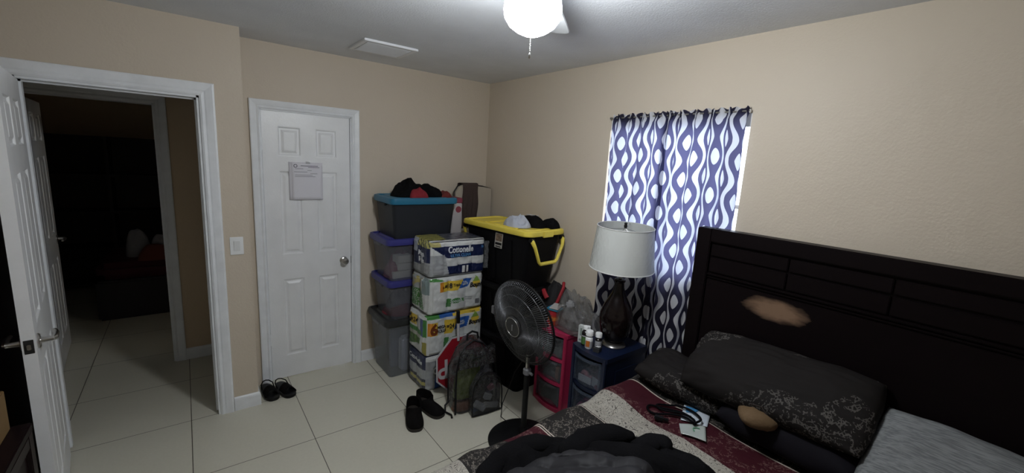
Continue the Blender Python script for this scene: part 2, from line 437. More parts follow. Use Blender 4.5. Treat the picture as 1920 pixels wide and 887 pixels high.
def base_x(name, x0, x1, y, dy, m=TRIMM, ends=(0, 0)):
    mb = MB(); mb.loft([[(x0, y + dy * d, h) for h, d in BP], [(x1, y + dy * d, h) for h, d in BP]]); return struct(name, mb, m)
def base_y(name, y0, y1, x, dx):
    mb = MB(); mb.loft([[(x + dx * d, y0, h) for h, d in BP], [(x + dx * d, y1, h) for h, d in BP]]); return struct(name, mb, TRIMM)
base_x('baseboard_back', CD[1] + .058, -.0, 0, -1)
mb = MB()
mb.loft([[(DO[1] + .073, YE - d, h) for h, d in BP], [(XJ + d, YE - d, h) for h, d in BP], [(XJ + d, -.002, h) for h, d in BP]]); struct('baseboard_entrance', mb, TRIMM)
base_y('baseboard_right', YN, 0, 0, -1); base_y('baseboard_left', YN, YE, XL, 1)
base_x('baseboard_hall', HX[1] + .067, XJ - .12, .76, -1)
base_y('baseboard_jog', YE + .13, .76, XJ - .12, -1)

# six-panel door leaf, local: hinge edge at x=0, width along +x, faces at y=+-t/2
def door_leaf(name, w, h, t, px, pz, m=WHITE, parent=None, kindstruct=True):
    mb = MB()
    xs = [0, px[0][0], px[0][1], px[1][0], px[1][1], w]; zs = [0]
    for a, b in pz: zs += [a, b]
    zs.append(h)
    for sd in (-1, 1):
        Y = sd * t / 2
        for i in range(5):
            for j in range(len(zs) - 1):
                x0, x1, z0, z1 = xs[i], xs[i + 1], zs[j], zs[j + 1]
                if i in (1, 3) and j % 2 == 1:
                    L_ = [[(x0 + o, Y - sd * d, z0 + o), (x1 - o, Y - sd * d, z0 + o), (x1 - o, Y - sd * d, z1 - o), (x0 + o, Y - sd * d, z1 - o)]
                          for o, d in ((0, 0), (.006, .001), (.013, .0085), (.024, .0085), (.040, .0015), (.044, .001))]
                    mb.loft(L_, False, True)
                else:
                    mb.quad((x0, Y, z0), (x1, Y, z0), (x1, Y, z1), (x0, Y, z1))
    a, b = -t / 2, t / 2
    for i in range(5):
        for z in (0, h): mb.quad((xs[i], a, z), (xs[i + 1], a, z), (xs[i + 1], b, z), (xs[i], b, z))
    for j in range(len(zs) - 1):
        for x in (0, w): mb.quad((x, a, zs[j]), (x, a, zs[j + 1]), (x, b, zs[j + 1]), (x, b, zs[j]))
    return struct(name, mb, m) if kindstruct else mb.build(name, m, parent)
PZ = [(.175, .80), (.985, 1.615), (1.72, 1.93)]
# closet door (front face at y = 0.012)
cd = door_leaf('door_2', .600, 2.03, .035, ((.098, .252), (.350, .505)), PZ)
cd.location = (CD[0] + .0155, .030, .009)
def hinge(parent, x, y, z):
    mb = MB(); mb.lathe([(.0055, -.045), (.0055, .045)], (x, y, z), 12); mb.box((x + .008, y + .004, z), (.02, .002, .088)); mb.build('hinge', TRIMM, parent, True)
for z in (.33, 1.80): hinge(cd, -.002, -.020, z)
def knob(parent, x, y, z, sd):
    Mx = Matrix.Rotation(PI / 2 * (1 if sd < 0 else -1), 3, 'X')
    mb = MB(); mb.lathe([(.031, 0), (.031, .004), (.026, .009), (.012, .012), (.011, .028), (.02, .034), (.0275, .046), (.0275, .054), (.021, .062), (.010, .0645), (0, .065)], (x, y, z), 28, Mx)
    mb.build('door_knob', CHROME, parent, True)
knob(cd, .543, -.0175, .905, -1); knob(cd, .543, .0175, .905, 1)
mb = MB(); mb.box((.601, -.012, .905), (.004, .02, .055)); mb.build('latch_plate', DARKMETAL, cd)

def lever(parent, x, z, t, sd, dirx):
    """lever handle on face sd of a leaf"""
    y = sd * t / 2; Mx = Matrix.Rotation(PI / 2 * (1 if sd < 0 else -1), 3, 'X')
    mb = MB(); mb.lathe([(.031, 0), (.031, .004), (.027, .008), (.012, .010), (.0105, .045), (.012, .048)], (x, y, z), 28, Mx)
    Y = y + sd * .048
    mb.tube([(x, Y - sd * .006, z), (x + dirx * .006, Y, z), (x + dirx * .03, Y + sd * .002, z), (x + dirx * .075, Y + sd * .003, z), (x + dirx * .115, Y - sd * .004, z)], [.009, .011, .0105, .0095, .0075], 12)
    mb.build('door_handle', CHROME, parent, True)
# entrance door standing open into the room
ED = door_leaf('door_1', .745, 2.03, .040, ((.11, .325), (.42, .635)), PZ)
ED.location = (-2.972, YE - .030, .010); ED.rotation_euler = (0, 0, math.radians(-83))
lever(ED, .683, .93, .040, 1, -1); lever(ED, .683, .93, .040, -1, -1)
mb = MB(); mb.box((.7455, 0, .93), (.003, .028, .058), bev=.001); mb.build('latch_plate', DARKMETAL, ED)
mb = MB(); mb.box((.750, 0, .93), (.009, .012, .022), bev=.002); mb.build('latch_bolt', CHROME, ED)
for z in (.25, 1.05, 1.85): hinge(ED, -.004, -.024, z)
# hall door standing open into the dark room
HD = door_leaf('door_3', .71, 2.02, .035, ((.10, .305), (.40, .605)), PZ)
HD.location = (-3.186, .905, .010); HD.rotation_euler = (0, 0, math.radians(94.5))
lever(HD, .65, .93, .035, -1, -1); lever(HD, .65, .93, .035, 1, -1)

# window
wn = MB()
FW = .028
for y, z, dy, dz in (((WY0 + WY1) / 2, WZ0 + FW / 2, WY1 - WY0, FW), ((WY0 + WY1) / 2, WZ1 - FW / 2, WY1 - WY0, FW),
                     (WY0 + FW / 2, (WZ0 + WZ1) / 2, FW, WZ1 - WZ0), (WY1 - FW / 2, (WZ0 + WZ1) / 2, FW, WZ1 - WZ0)):
    wn.box((.155, y, z), (.05, dy, dz))
W1 = struct('window_1', wn, mat('white_aluminium', (.8, .8, .8), .4))
mb = MB(); mb.box((.020, (WY0 + WY1) / 2, WZ1 - .034), (.034, WY1 - WY0 - .002, .068)); mb.build('head_rail', mat('head_rail_white', (.7, .7, .7), .5), W1)
mb = MB(); mb.box((.165, (WY0 + WY1) / 2, 1.60), (.022, WY1 - WY0 - 2 * FW, .022)); mb.build('sash_rail', mat('white_aluminium_sash', (.8, .8, .8), .4), W1)
GL = bpy.data.materials.new('window_glass'); N_, L_ = nodes(GL)
t_ = N_.new('ShaderNodeBsdfTransparent'); g_ = N_.new('ShaderNodeBsdfGlossy'); g_.inputs['Roughness'].default_value = .02
mx_ = N_.new('ShaderNodeMixShader'); mx_.inputs[0].default_value = .06; L_.new(t_.outputs[0], mx_.inputs[1]); L_.new(g_.outputs[0], mx_.inputs[2]); L_.new(mx_.outputs[0], N_['Material Output'].inputs['Surface'])
mb = MB(); mb.box((.158, (WY0 + WY1) / 2, (WZ0 + WZ1) / 2), (.004, WY1 - WY0 - 2 * FW, WZ1 - WZ0 - 2 * FW)); mb.build('pane', GL, W1)
mb = MB(); mb.box((.062, (WY0 + WY1) / 2, WZ0 + .006), (.12, WY1 - WY0 - .01, .012), bev=.003); struct('trim_8', mb, mat('pale_marble_sill', (.6, .6, .58), .3))

# ------------------------------------------------------------------ curtains and rod
CUR = curtain_mat()
def curtain(name, label, y0, y1, ub, nf, seed, lean, zb=.10, xo=0):
    """y0 > y1: hangs from z=2.115 to zb; folds run down; ub = u offset of the print"""
    rnd = random.Random(seed); NU, NV = 150, 70
    ph = [rnd.uniform(0, 6.28) for _ in range(4)]
    def X(s, z):
        t = (2.10 - z) / 2.0
        a = .006 + .018 * min(1, max(0, t) * 3.2)
        f = math.sin(2 * PI * nf * s + ph[0] + .6 * math.sin(2 * PI * s + ph[1]) + .35 * t)
        return -.036 - .012 * max(0, t) + a * f * (.75 + .25 * math.sin(2 * PI * 1.7 * s + ph[2])) + .006 * math.sin(9 * z + 6 * s)
    def f(s, v):
        z = 2.128 - v * (2.128 - zb); t = (2.1 - z) / 2.0
        if v < .028: x = -.024 + .008 * math.sin(2 * PI * nf * 3.1 * s + ph[3]) ; 
        else: x = X(s, z)
        x += xo * max(0, 1 - abs(s - (1 if y0 > -1.7 else 0)) * 6)
        yy = y0 + (y1 - y0) * s + lean * t * (1 - 2 * s) + .012 * math.sin(2 * PI * nf * s * 1.0 + ph[1] + 2 * t)
        return (x, yy, z + (.006 * math.sin(2 * PI * nf * 2.3 * s + ph[2]) if v < .01 else 0))
    # arc-length based u so that the print follows the cloth
    us = [0.0]
    for i in range(NU):
        a = Vector((X(i / NU, 1.5), y0 + (y1 - y0) * i / NU, 0)); b = Vector((X((i + 1) / NU, 1.5), y0 + (y1 - y0) * (i + 1) / NU, 0)); us.append(us[-1] + (a - b).length)
    full = 1.18
    def uv(a, b):
        i = min(NU, int(round(a * NU))); return (ub + us[i] * full, 2.128 - b * (2.128 - zb) + .02 * math.sin(a * 7))
    mb = MB(); mb.grid(f, NU, NV, uv)
    o = mb.build(name, CUR, None, 'all', fix=False)
    return tag(o, label, 'curtain', 'printed curtains over the window')
curtain('curtain', 'left curtain panel, black with white wavy lines and ovals, hanging behind the table lamp', -1.535, -1.990, 0, 4.6, 3, .04, xo=-.012)
curtain('curtain', 'right curtain panel, black with white wavy lines and ovals, falling behind the headboard', -1.930, -2.409, .05, 5.0, 8, .03, xo=.010)
rod = thing('curtain_rod', 'thin metal curtain rod across the top of the window', 'curtain rod', (-.020, (WY0 + WY1) / 2, 2.108))
mb = MB(); mb.tube([(0, -.455, 0), (0, .455, 0)], .005, 8); mb.build('rod', CHROME, rod, True)
for s in (-1, 1):
    mb = MB(); mb.box((.004, s * .452, 0), (.012, .012, .016), bev=.002); mb.build('bracket', CHROME, rod)

# ------------------------------------------------------------------ ceiling fan with light
CF = thing('ceiling_fan', 'white ceiling fan with glowing glass globe light above the bed', 'ceiling fan', (-1.375, -2.275, H))
BLW = mat('white_fan_blade', (.62, .64, .66), .45)
mb = MB(); mb.lathe([(0, 0), (.075, 0), (.085, -.02), (.075, -.035), (.11, -.045), (.115, -.085), (.10, -.105), (.05, -.112), (.05, -.125), (.062, -.13), (.062, -.145), (0, -.145)], n=40); mb.build('motor_housing', BLW, CF, True)
mb = MB(); R = .098
mb.lathe([(.060, -.140), (.075, -.150), (.094, -.172), (.0985, -.200), (.094, -.226), (.078, -.250), (.052, -.268), (.026, -.279), (0, -.284)], n=48, cap=True)
GLOBE = emit_mat('lit_opal_glass', (.93, .97, 1.0), 24.0)
mb.build('light_globe', GLOBE, CF, 'all')
mb = MB()
for i in range(26): mb.lathe([(.0001, -.0021), (.0018, -.001), (.0018, .001), (.0001, .0021)], (-.045, -.052, -.215 - i * .0052), 6)
mb.lathe([(.001, 0), (.004, -.006), (.004, -.016), (.001, -.02)], (-.045, -.052, -.35), 8)
mb.build('pull_chain', CHROME, CF, True)
BA = math.radians(40)
for k in range(4):
    a = BA + k * 2 * PI / 4
    Mz = Matrix.Rotation(a, 4, 'Z') @ Matrix.Translation((0, 0, -.098)) @ Matrix.Rotation(math.radians(9), 4, 'X')
    poly = [(.16, -.045), (.20, -.055), (.46, -.066), (.555, -.066), (.582, -.050), (.596, 0), (.582, .050), (.555, .066), (.46, .066), (.20, .055), (.16, .045)]
    mb = MB(); mb.prism(poly, -.004, .004); o = mb.build('fan_blade', BLW, CF); o.matrix_local = Mz
    mb = MB(); mb.prism([(.09, -.018), (.15, -.016), (.20, -.04), (.24, -.03), (.24, .03), (.20, .04), (.15, .016), (.09, .018)], -.010, -.005); o2 = mb.build('blade_bracket', BLW, CF); o2.matrix_local = Mz

# ceiling vent
CV = thing('ceiling_vent', 'white louvred air vent on the ceiling near the closet door', 'air vent', (-1.22, -.50, H))
mb = MB()
w, d = .36, .33
for (cx, cy, dx, dy) in ((0, -d / 2 + .015, w, .03), (0, d / 2 - .015, w, .03), (-w / 2 + .015, 0, .03, d - .06), (w / 2 - .015, 0, .03, d - .06)):
    mb.box((cx, cy, -.007), (dx, dy, .014), bev=.002)
mb.build('frame', mat('vent_white', (.8, .81, .83), .5), CV)
mb = MB(); mb.box((0, 0, -.0008), (w - .06, d - .06, .0015)); mb.build('duct_shade', mat('painted_duct_shade', (.02, .02, .02), .9), CV)  # flat sheet, no hole; shade inside the duct is put into its dark colour
for i in range(10):
    mb = MB(); y = -d / 2 + .045 + i * .0268
    mb.box((0, y, -.012), (w - .065, .0135, .0022), Matrix.Rotation(math.radians(-30), 3, 'X')); mb.build('louver', mat('vent_louver', (.72, .73, .75), .5) if i == 0 else bpy.data.materials['vent_louver'], CV)

# light switch
LS = thing('light_switch', 'white rocker light switch on the wall between the two doors', 'light switch', (-2.101, YE, 1.147))
mb = MB(); mb.box((0, -.003, 0), (.074, .006, .116), bev=.002); mb.build('plate', WHITEP, LS)
mb = MB(); mb.box((0, -.008, 0), (.033, .007, .066), Matrix.Rotation(math.radians(3), 3, 'X'), bev=.0015); mb.build('rocker', mat('switch_rocker', (.74, .75, .74), .3), LS)
# papers on the closet door
PA = thing('paper_notice', 'printed paper sheets taped to the white closet door', 'paper', (-1.614, .0108, 1.550))
PAPER = mat('paper_sheet', (.74, .73, .78), .8)
def sheet(name, w, h, x, z, y, bend=.004):
    mb = MB(); mb.grid(lambda a, b: (x + (a - .5) * w, y - bend * (math.sin(a * PI) * .5 + b * .3), z + (.5 - b) * h), 10, 10)
    o = mb.build(name, PAPER, PA, True, fix=False); md = o.modifiers.new('s', 'SOLIDIFY'); md.thickness = .0006; return o
sheet('back_sheet', .215, .279, -.012, .000, -.003); sheet('front_sheet', .214, .279, .004, 0, -.0055)
INK = mat('ink', (.05, .045, .07), .8)
mb = MB(); mb.lathe([(.013, 0), (.013, .0004), (.009, .0005), (.009, 0)], (-.075, -.0078, .112), 20, Matrix.Rotation(PI / 2, 3, 'X'), cap=False)
mb.box((.020, -.0083, .114), (.12, .0003, .004)); mb.box((.05, -.0083, .103), (.08, .0003, .003)); mb.build('logo', INK, PA)
for k, (w_, x_) in enumerate(((.055, -.05), (.03, .02), (.09, -.04), (.05, .05), (.12, -.02), (.14, -.01))):
    mb = MB(); mb.box((x_, -.0088, .092 - k * .0115), (w_, .0003, .0022)); mb.build('text_line', INK, PA)
TAPE = clear_mat('clear_tape', (.7, .7, .7), .4)
mb = MB(); mb.box((.01, -.0085, .138), (.03, .0004, .016)); mb.build('tape', TAPE, PA)

# ------------------------------------------------------------------ cloth piles
def pile(name, m, pts, z0, h, seed, p=2.2, ridge=.35, fs=9, parent=None, zf=None, nr=26, nt=72, lo=0, flat=.0):
    """crumpled heap of cloth: outline pts (x,y) around a centre, height h over the support zf(x,y) or z0"""
    cx = sum(q[0] for q in pts) / len(pts); cy = sum(q[1] for q in pts) / len(pts)
    n = len(pts)
    def outl(t):
        k = t * n; i = int(k) % n; f = k - int(k); a, b, c, d = (Vector(pts[(i + j) % n]) for j in (-1, 0, 1, 2))
        return .5 * ((2 * b) + (c - a) * f + (2 * a - 5 * b + 4 * c - d) * f * f + (3 * b - a - 3 * c + d) * f ** 3)
    S = zf or (lambda x, y: z0)
    o = Vector((seed * 3.1, seed * 1.7, seed))
    def P(s, t):
        q = outl(t % 1.0); r = s
        x = cx + (q.x - cx) * r; y = cy + (q.y - cy) * r
        wob = .06 * noise.noise(Vector((x * 7, y * 7, 3)) + o)
        x += (q.x - cx) * wob * r; y += (q.y - cy) * wob * r
        prof = max(0, 1 - r ** p) ** .55
        rg = 1 - abs(noise.noise(Vector((x * fs, y * fs * .8, .3)) + o)) * 2.2
        rg2 = 1 - abs(noise.noise(Vector((x * fs * 2.3, y * fs * 2.0, 2.3)) + o)) * 2
        big = noise.noise(Vector((x * fs * .4, y * fs * .4, 7)) + o)
        z = h * prof * (1 - ridge + ridge * rg * .8 + ridge * .35 * rg2 + .45 * big)
        return (x, y, S(x, y) + max(z, .004 if s > .95 else .010) + lo)
    mb = MB()
    rings = [[P(max(.02, (i / nr) ** .8), j / nt) for j in range(nt)] for i in range(nr + 1)]
    last = rings[-1]; low = [(x, y, S(x, y) + .0005 + lo) for x, y, z in last]
    mb.loft(rings[::1] + [low], True, True)
    return mb.build(name, m, parent, 'all')

# ------------------------------------------------------------------ totes
def rib_body(mb, wb, db, wt, dt, z0, z1, r, t, ribs=None):
    L = [rrect(wb, db, r * .8, z0), ]
    for k in range(1, 7):
        f = k / 6; L.append(rrect(wb + (wt - wb) * f, db + (dt - db) * f, r, z0 + (z1 - z0) * f))
    L.append(rrect(wt + .016, dt + .016, r + .006, z1 - .012)); L.append(rrect(wt + .016, dt + .016, r + .006, z1))
    L.append(rrect(wt - 2 * t, dt - 2 * t, r, z1)); L.append(rrect(wb - 2 * t, db - 2 * t, r * .8, z0 + t))
    mb.loft(L)
def lid(parent, w, d, z, m, h=.028, r=.04, name='lid', panel=True):
    mb = MB()
    L = [rrect(w, d, r, z - h * .55), rrect(w + .006, d + .006, r, z - h * .1), rrect(w, d, r, z + h * .35)]
    if panel: L += [rrect(w - .03, d - .03, r, z + h * .45), rrect(w - .05, d - .05, r, z + h * .2), rrect(w - .10, d - .10, r, z + h * .2), rrect(w - .12, d - .12, r, z + h * .40)]
    else: L += [rrect(w - .03, d - .03, r, z + h * .45)]
    mb.loft(L)
    return mb.build(name, m, parent, True)
def bin_(label, loc, rz, wb, db, wt, dt, h, body, lidm, group=None, hand=True, name='storage_bin', lidh=.05):
    t = thing(name, label, 'storage bin', loc, rz, group)
    mb = MB(); rib_body(mb, wb, db, wt, dt, 0, h, .035, .003); mb.build('body', body, t, True)
    lid(t, wt + .030, dt + .030, h + .004, lidm, lidh, .045)
    if hand:
        for s in (-1, 1):
            mb = MB(); mb.box((s * (wt / 2 + .012), 0, h - .035), (.022, .15, .018), bev=.005); mb.build('handle', body, t)
    return t
CLEAR = clear_mat('clear_bin_plastic', (.27, .28, .30), .30)
CLEARP = clear_mat('lavender_clear_bin_plastic', (.18, .18, .21), .32)
PURPLE = mat('violet_blue_lid', (.034, .034, .185), .42)
TEAL = mat('teal_blue_lid', (.012, .135, .235), .42)
GREYB = mat('dark_grey_bin', (.018, .020, .025), .45, spec=.3)
GREYLID = mat('grey_black_lid', (.022, .023, .024), .5)
BX, BY = -.862, -.235
bin_('clear plastic bin with dark grey lid at the bottom of its stack', (BX, BY, 0), 0, .52, .34, .60, .40, .475, CLEAR, GREYLID)
bin_('clear bin with violet lid, third from the top of the bin stack', (BX + .005, BY, .49), 0, .50, .32, .56, .385, .30, CLEARP, PURPLE)
bin_('clear bin with violet lid holding white packages', (BX, BY, .808), 0, .50, .32, .57, .385, .315, CLEARP, PURPLE)
tb = bin_('dark grey bin with teal lid on top of the bin stack', (BX + .02, BY, 1.142), 0, .49, .335, .545, .375, .295, GREYB, TEAL)
SCR = mat('chalky_scribble', (.25, .25, .24), .8)
mb = MB()
for pts in ([(-.05, .04), (-.05, -.02)], [(-.05, .03), (-.01, .03), (-.012, -.03)], [(.02, .035), (.022, -.03)], [(.022, 0), (.05, .012), (.045, -.035)]):
    mb.tube([(-.2515 - .0035, -y_, .155 + z_) for y_, z_ in pts], .0018, 5)
mb.build('scribble', SCR, tb)
# things inside the clear bins
WB = mat('white_carton', (.82, .80, .72), .7)
def solid(name, label, cat, d, loc, rz, m, bev=.004, group=None):
    mb = MB(); mb.box((0, 0, d[2] / 2), d, bev=bev); o = mb.build(name, m, None, True); o.location = loc; o.rotation_euler = (0, 0, rz); return tag(o, label, cat, group)
for k, (dx, dy, z, w_, rz, lb) in enumerate(((-.14, -.075, .0, .17, .05, 'bottom'), (-.10, -.07, .062, .15, -.08, 'second'), (-.12, -.07, .124, .13, .1, 'top'))):
    solid('package', 'white carton in the upper violet-lidded bin, %s of three stacked' % {'bottom': 'lowest', 'second': 'middle', 'top': 'topmost'}[lb], 'carton', (w_, .10, .058), (BX + dx, BY + dy, .813 + z), rz, WB, group='white cartons in the violet-lidded bin')
REDC = mat('dark_red_cloth', (.16, .012, .02), .9, bump=.4, bscale=30); PINKC = mat('pink_cloth', (.30, .10, .14), .9, bump=.4, bscale=30)
tag(pile('folded_cloth', PINKC, [(BX - .22, BY - .12), (BX - .22, BY + .1), (BX + .0, BY + .12), (BX + .2, BY + .1), (BX + .2, BY - .1), (BX, BY - .02)], .813, .20, 2), 'pinkish clothes behind the white cartons in the violet-lidded bin', 'clothes')
tag(pile('red_cloth', REDC, [(BX - .20, BY - .13), (BX - .21, BY + .1), (BX + .2, BY + .12), (BX + .2, BY - .13)], .495, .10, 3), 'dark red clothes lying in the bottom of the third bin', 'clothes')
GREYC = mat('grey_cloth', (.10, .10, .11), .9, bump=.4, bscale=30)
tag(pile('grey_cloth', GREYC, [(BX - .16, BY - .05), (BX - .18, BY + .1), (BX + .2, BY + .12), (BX + .2, BY - .1)], .495, .22, 5), 'grey clothes filling the third bin above the red clothes', 'clothes')
solid('white_jug', 'white plastic jug standing inside the bottom clear bin', 'jug', (.10, .09, .30), (BX - .10, BY - .105, .006), .05, mat('off_white_jug', (.62, .64, .72), .5), .02)
solid('blue_folder', 'grey-blue folder box inside the bottom clear bin behind the jug', 'box', (.20, .05, .33), (BX - .09, BY + .0, .006), -.05, mat('blue_grey_card', (.22, .24, .32), .7), .004)
tag(pile('dark_bundle', GREYC, [(BX + .0, BY - .12), (BX, BY + .12), (BX + .2, BY + .12), (BX + .2, BY - .12)], .006, .25, 9), 'grey bundle at the right side of the bottom clear bin', 'clothes')
# clothes on the teal lid
TZ = 1.142 + .295 + .018
tag(pile('black_shirt', BLACKC, [(-1.03, -.36), (-1.05, -.20), (-.95, -.10), (-.84, -.12), (-.76, -.22), (-.84, -.36)], TZ, .150, 12, ridge=.45), 'black shirt heaped on the left of the teal bin lid', 'clothes')
tag(pile('black_trousers', BLACKC, [(-.84, -.34), (-.82, -.20), (-.72, -.13), (-.63, -.20), (-.67, -.36)], TZ, .115, 15, ridge=.45), 'black garment folded on the middle of the teal bin lid', 'clothes')
tag(pile('red_shirt', mat('red_cloth', (.20, .010, .018), .9, bump=.3), [(-.94, -.405), (-.95, -.33), (-.86, -.28), (-.80, -.33), (-.82, -.405)], TZ, .085, 21), 'red shirt poking out in front of the black shirt on the teal lid', 'clothes')
tag(pile('maroon_cloth', mat('maroon_cloth', (.13, .015, .012), .9, bump=.3), [(-.67, -.36), (-.66, -.25), (-.60, -.20), (-.565, -.28), (-.58, -.36)], TZ, .05, 23), 'dark maroon cloth at the right end of the teal bin lid', 'clothes')

# black totes with yellow lid
def tote(label, z0, h, lidm, wb=.31, db=.60, wt=.375, dt=.745, yellow=True, rz=math.radians(6), loc=(-.268, -.800)):
    t = thing('storage_tote', label, 'storage tote', (loc[0], loc[1], z0), rz)
    mb = MB(); rib_body(mb, wb, db, wt, dt, 0, h, .05, .004)
    for s in (-1, 1):
        for k in range(3):
            y = (k - 1) * .19; mb.box((s * (wb + wt) / 4 + s * .004, y, h * .45), (.012, .03, h * .78), Matrix.Rotation(s * math.atan((wt - wb) / 2 / h), 3, 'Y'), bev=.003)
    mb.build('body', BLACKT, t, True)
    w, d = wt + .045, dt + .045; z = h
    mb = MB(); hh = .034
    mb.loft([rrect(w, d, .06, z - .018), rrect(w + .008, d + .008, .06, z - .012), rrect(w + .004, d + .004, .06, z + .016), rrect(w - .016, d - .016, .055, z + .022), rrect(w - .05, d - .05, .05, z + .022),
             rrect(w - .06, d - .06, .05, z + .008), rrect(w - .14, d - .14, .04, z + .008), rrect(w - .15, d - .15, .04, z + .020)])
    mb.box((0, -d / 2 + .0, z - .006), (.11, .02, .045), bev=.005); mb.box((0, d / 2, z - .006), (.11, .02, .045), bev=.005)
    for s in (-1, 1):
        mb.box((0, s * d * .16, z + .022), (w - .16, .02, .008), bev=.002)
        mb.box((s * (w / 2 - .04), d * .25, z + .022), (.03, .16, .010), bev=.003); mb.box((s * (w / 2 - .04), -d * .20, z + .022), (.03, .16, .010), bev=.003)
    mb.build('lid', lidm, t, True)
    if yellow:
        for s in (-1, 1):
            mb = MB(); yb = s * (dt / 2 + .016)
            P_ = [(-.165, yb, z - .040), (-.166, yb + s * .014, z - .055), (-.150, yb + s * .026, z - .095), (-.100, yb + s * .024, z - .205), (-.080, yb + s * .022, z - .222), (.080, yb + s * .022, z - .222), (.100, yb + s * .024, z - .205), (.150, yb + s * .026, z - .095), (.166, yb + s * .014, z - .055), (.165, yb, z - .040)]
            mb.tube(P_, [.015, .016, .013, .012, .014, .014, .012, .013, .016, .015], 8)
            hd = mb.build('handle', YEL, t, True)
            for q in (-1, 1): mb = MB(); mb.box((q * .165, yb, z - .04), (.045, .03, .03), bev=.006); mb.build('handle_pivot', BLACKP, hd)
    else:
        for s in (-1, 1):
            mb = MB(); mb.box((0, s * (dt / 2 + .012), h - .05), (.16, .022, .03), bev=.006); mb.build('handle', BLACKT, t)
    return t
tote('black storage tote at the bottom of the tote stack, standing on the tiles', 0, .395, BLACKT, yellow=False, dt=.70, db=.62)
tote('plain black storage tote in the middle of the tote stack behind the fan', .413, .395, BLACKT, yellow=False, dt=.70, db=.62)
yt = tote('black storage tote with yellow lid and yellow handles on top of its stack', .828, .445, YEL)
LAB = vcol_mat('printed_label', .5, .1)
mb = MB(); mb.box((0, 0, 0), (.002, .085, .125)); lb = mb.build('sticker', mat('sticker_white', (.40, .38, .34), .6), yt); lb.location = (-.1875, -.06, .355); lb.rotation_euler = (0, math.radians(4), 0)
mb = MB(); mb.box((-.0015, 0, .018), (.001, .072, .055)); mb.build('sticker_picture', mat('sticker_picture', (.16, .11, .07), .6, var=.6, vscale=60), lb)
for q_ in (((-.0015, 0, -.030), (.001, .072, .018)), ((-.0015, 0, -.052), (.001, .06, .008)), ((-.0015, -.01, .054), (.001, .05, .007))): mb = MB(); mb.box(*q_); mb.build('sticker_text', BLACKP, lb)
YZ = .828 + .445 + .023
tag(pile('grey_shirt', mat('light_grey_knit', (.42, .44, .50), .9, bump=.3, bscale=80), [(-.42, -1.00), (-.40, -.86), (-.31, -.80), (-.24, -.88), (-.26, -1.02), (-.34, -1.07)], YZ, .092, 31, ridge=.55, fs=13), 'light grey shirt bunched up on the yellow tote lid', 'clothes')
bs = tag(pile('black_shirt', BLACKC, [(-.27, -1.06), (-.27, -.88), (-.22, -.80), (-.12, -.86), (-.10, -1.04), (-.18, -1.10)], YZ, .085, 34), 'black shirt with white print beside the grey shirt on the yellow lid', 'clothes')
WHITEC = mat('white_print', (.55, .55, .55), .8)
mb = MB()
for k in range(4): mb.box((-.225 + .018 * k, -.955 - .012 * k, YZ + .086 - .002 * k), (.014, .034, .004), Matrix.Rotation(.5, 3, 'Z') @ Matrix.Rotation(.35, 3, 'Y'))
mb.build('white_print', WHITEC, bs)
tag(pile('black_garment', BLACKC, [(-.13, -1.14), (-.15, -1.02), (-.08, -.94), (-.035, -1.03), (-.055, -1.14)], YZ - .004, .08, 38), 'small black garment at the right corner of the yellow lid', 'clothes')

# ------------------------------------------------------------------ corner: cream board with brown towel, box
cb = thing('corner_panel', 'cream panel with dark edging standing in the corner behind the bins', 'panel', (-.205, -.10, 0))
CREAM = mat('cream_board', (.42, .37, .30), .6)
mb = MB()
poly = [(-.20, 0), (.185, 0), (.185, 1.515), (.10, 1.53), (-.12, 1.55), (-.165, 1.53), (-.20, 1.48)]
mb.prism(poly, -.03, .03, Matrix.Rotation(PI / 2, 3, 'X')); mb.build('board', CREAM, cb)
cb.name = 'cream_panel'
mb = MB(); mb.tube([(.19, -.0, .0), (.19, 0, 1.518), (.10, 0, 1.535), (-.12, 0, 1.556), (-.168, 0, 1.536), (-.204, 0, 1.482), (-.204, 0, 0)], .006, 8); mb.build('edging', BLACKP, cb, True)
def towel(name, m, x0, x1, yc, zt, zb0, zb1, label, cat):
    mb = MB()
    def f(s, t):
        L0, L1 = zt - zb0, zt - zb1; tt = t * (L0 + L1 + .08)
        if tt < L0: y, z = yc - .042, zb0 + tt
        elif tt < L0 + .08: a = (tt - L0) / .08 * PI; y, z = yc - .042 * math.cos(a), zt + .012 * math.sin(a)
        else: y, z = yc + .042, zt - (tt - L0 - .08)
        return (x0 + (x1 - x0) * s + .006 * math.sin(14 * t + s * 3), y + (-.006 * math.sin(s * 22 + 2) * min(1, (zt - z) * 4) if y < yc else 0), z)
    mb.grid(f, 30, 40); o = mb.build(name, m, None, 'all'); md = o.modifiers.new('s', 'SOLIDIFY'); md.thickness = .005; md.offset = 0
    return tag(o, label, cat)
towel('brown_towel', mat('brown_towel', (.055, .036, .032), .95, bump=.5, bscale=120), -.345, -.175, -.10, 1.552, 1.15, 1.4, 'brown towel draped over the cream panel in the corner', 'towel')
wx = thing('wipes_box', 'white box with a dark pink top between the bin stack and the yellow-lidded tote', 'box', (-.475, -.20, 0))
mb = MB(); mb.box((0, 0, .70), (.10, .16, 1.40), bev=.006); mb.build('carton', mat('white_card', (.48, .45, .45), .6), wx)
mb = MB(); mb.box((0, 0, 1.422), (.104, .164, .045), bev=.006); mb.build('pink_top', mat('dark_pink_card', (.22, .03, .06), .6), wx)
mb = MB(); mb.lathe([(.028, 0), (.028, .003)], (.012, -.0805, 1.345), 20, Matrix.Rotation(PI / 2, 3, 'X')); mb.build('pink_logo', mat('logo_pink', (.24, .04, .06), .6), wx)

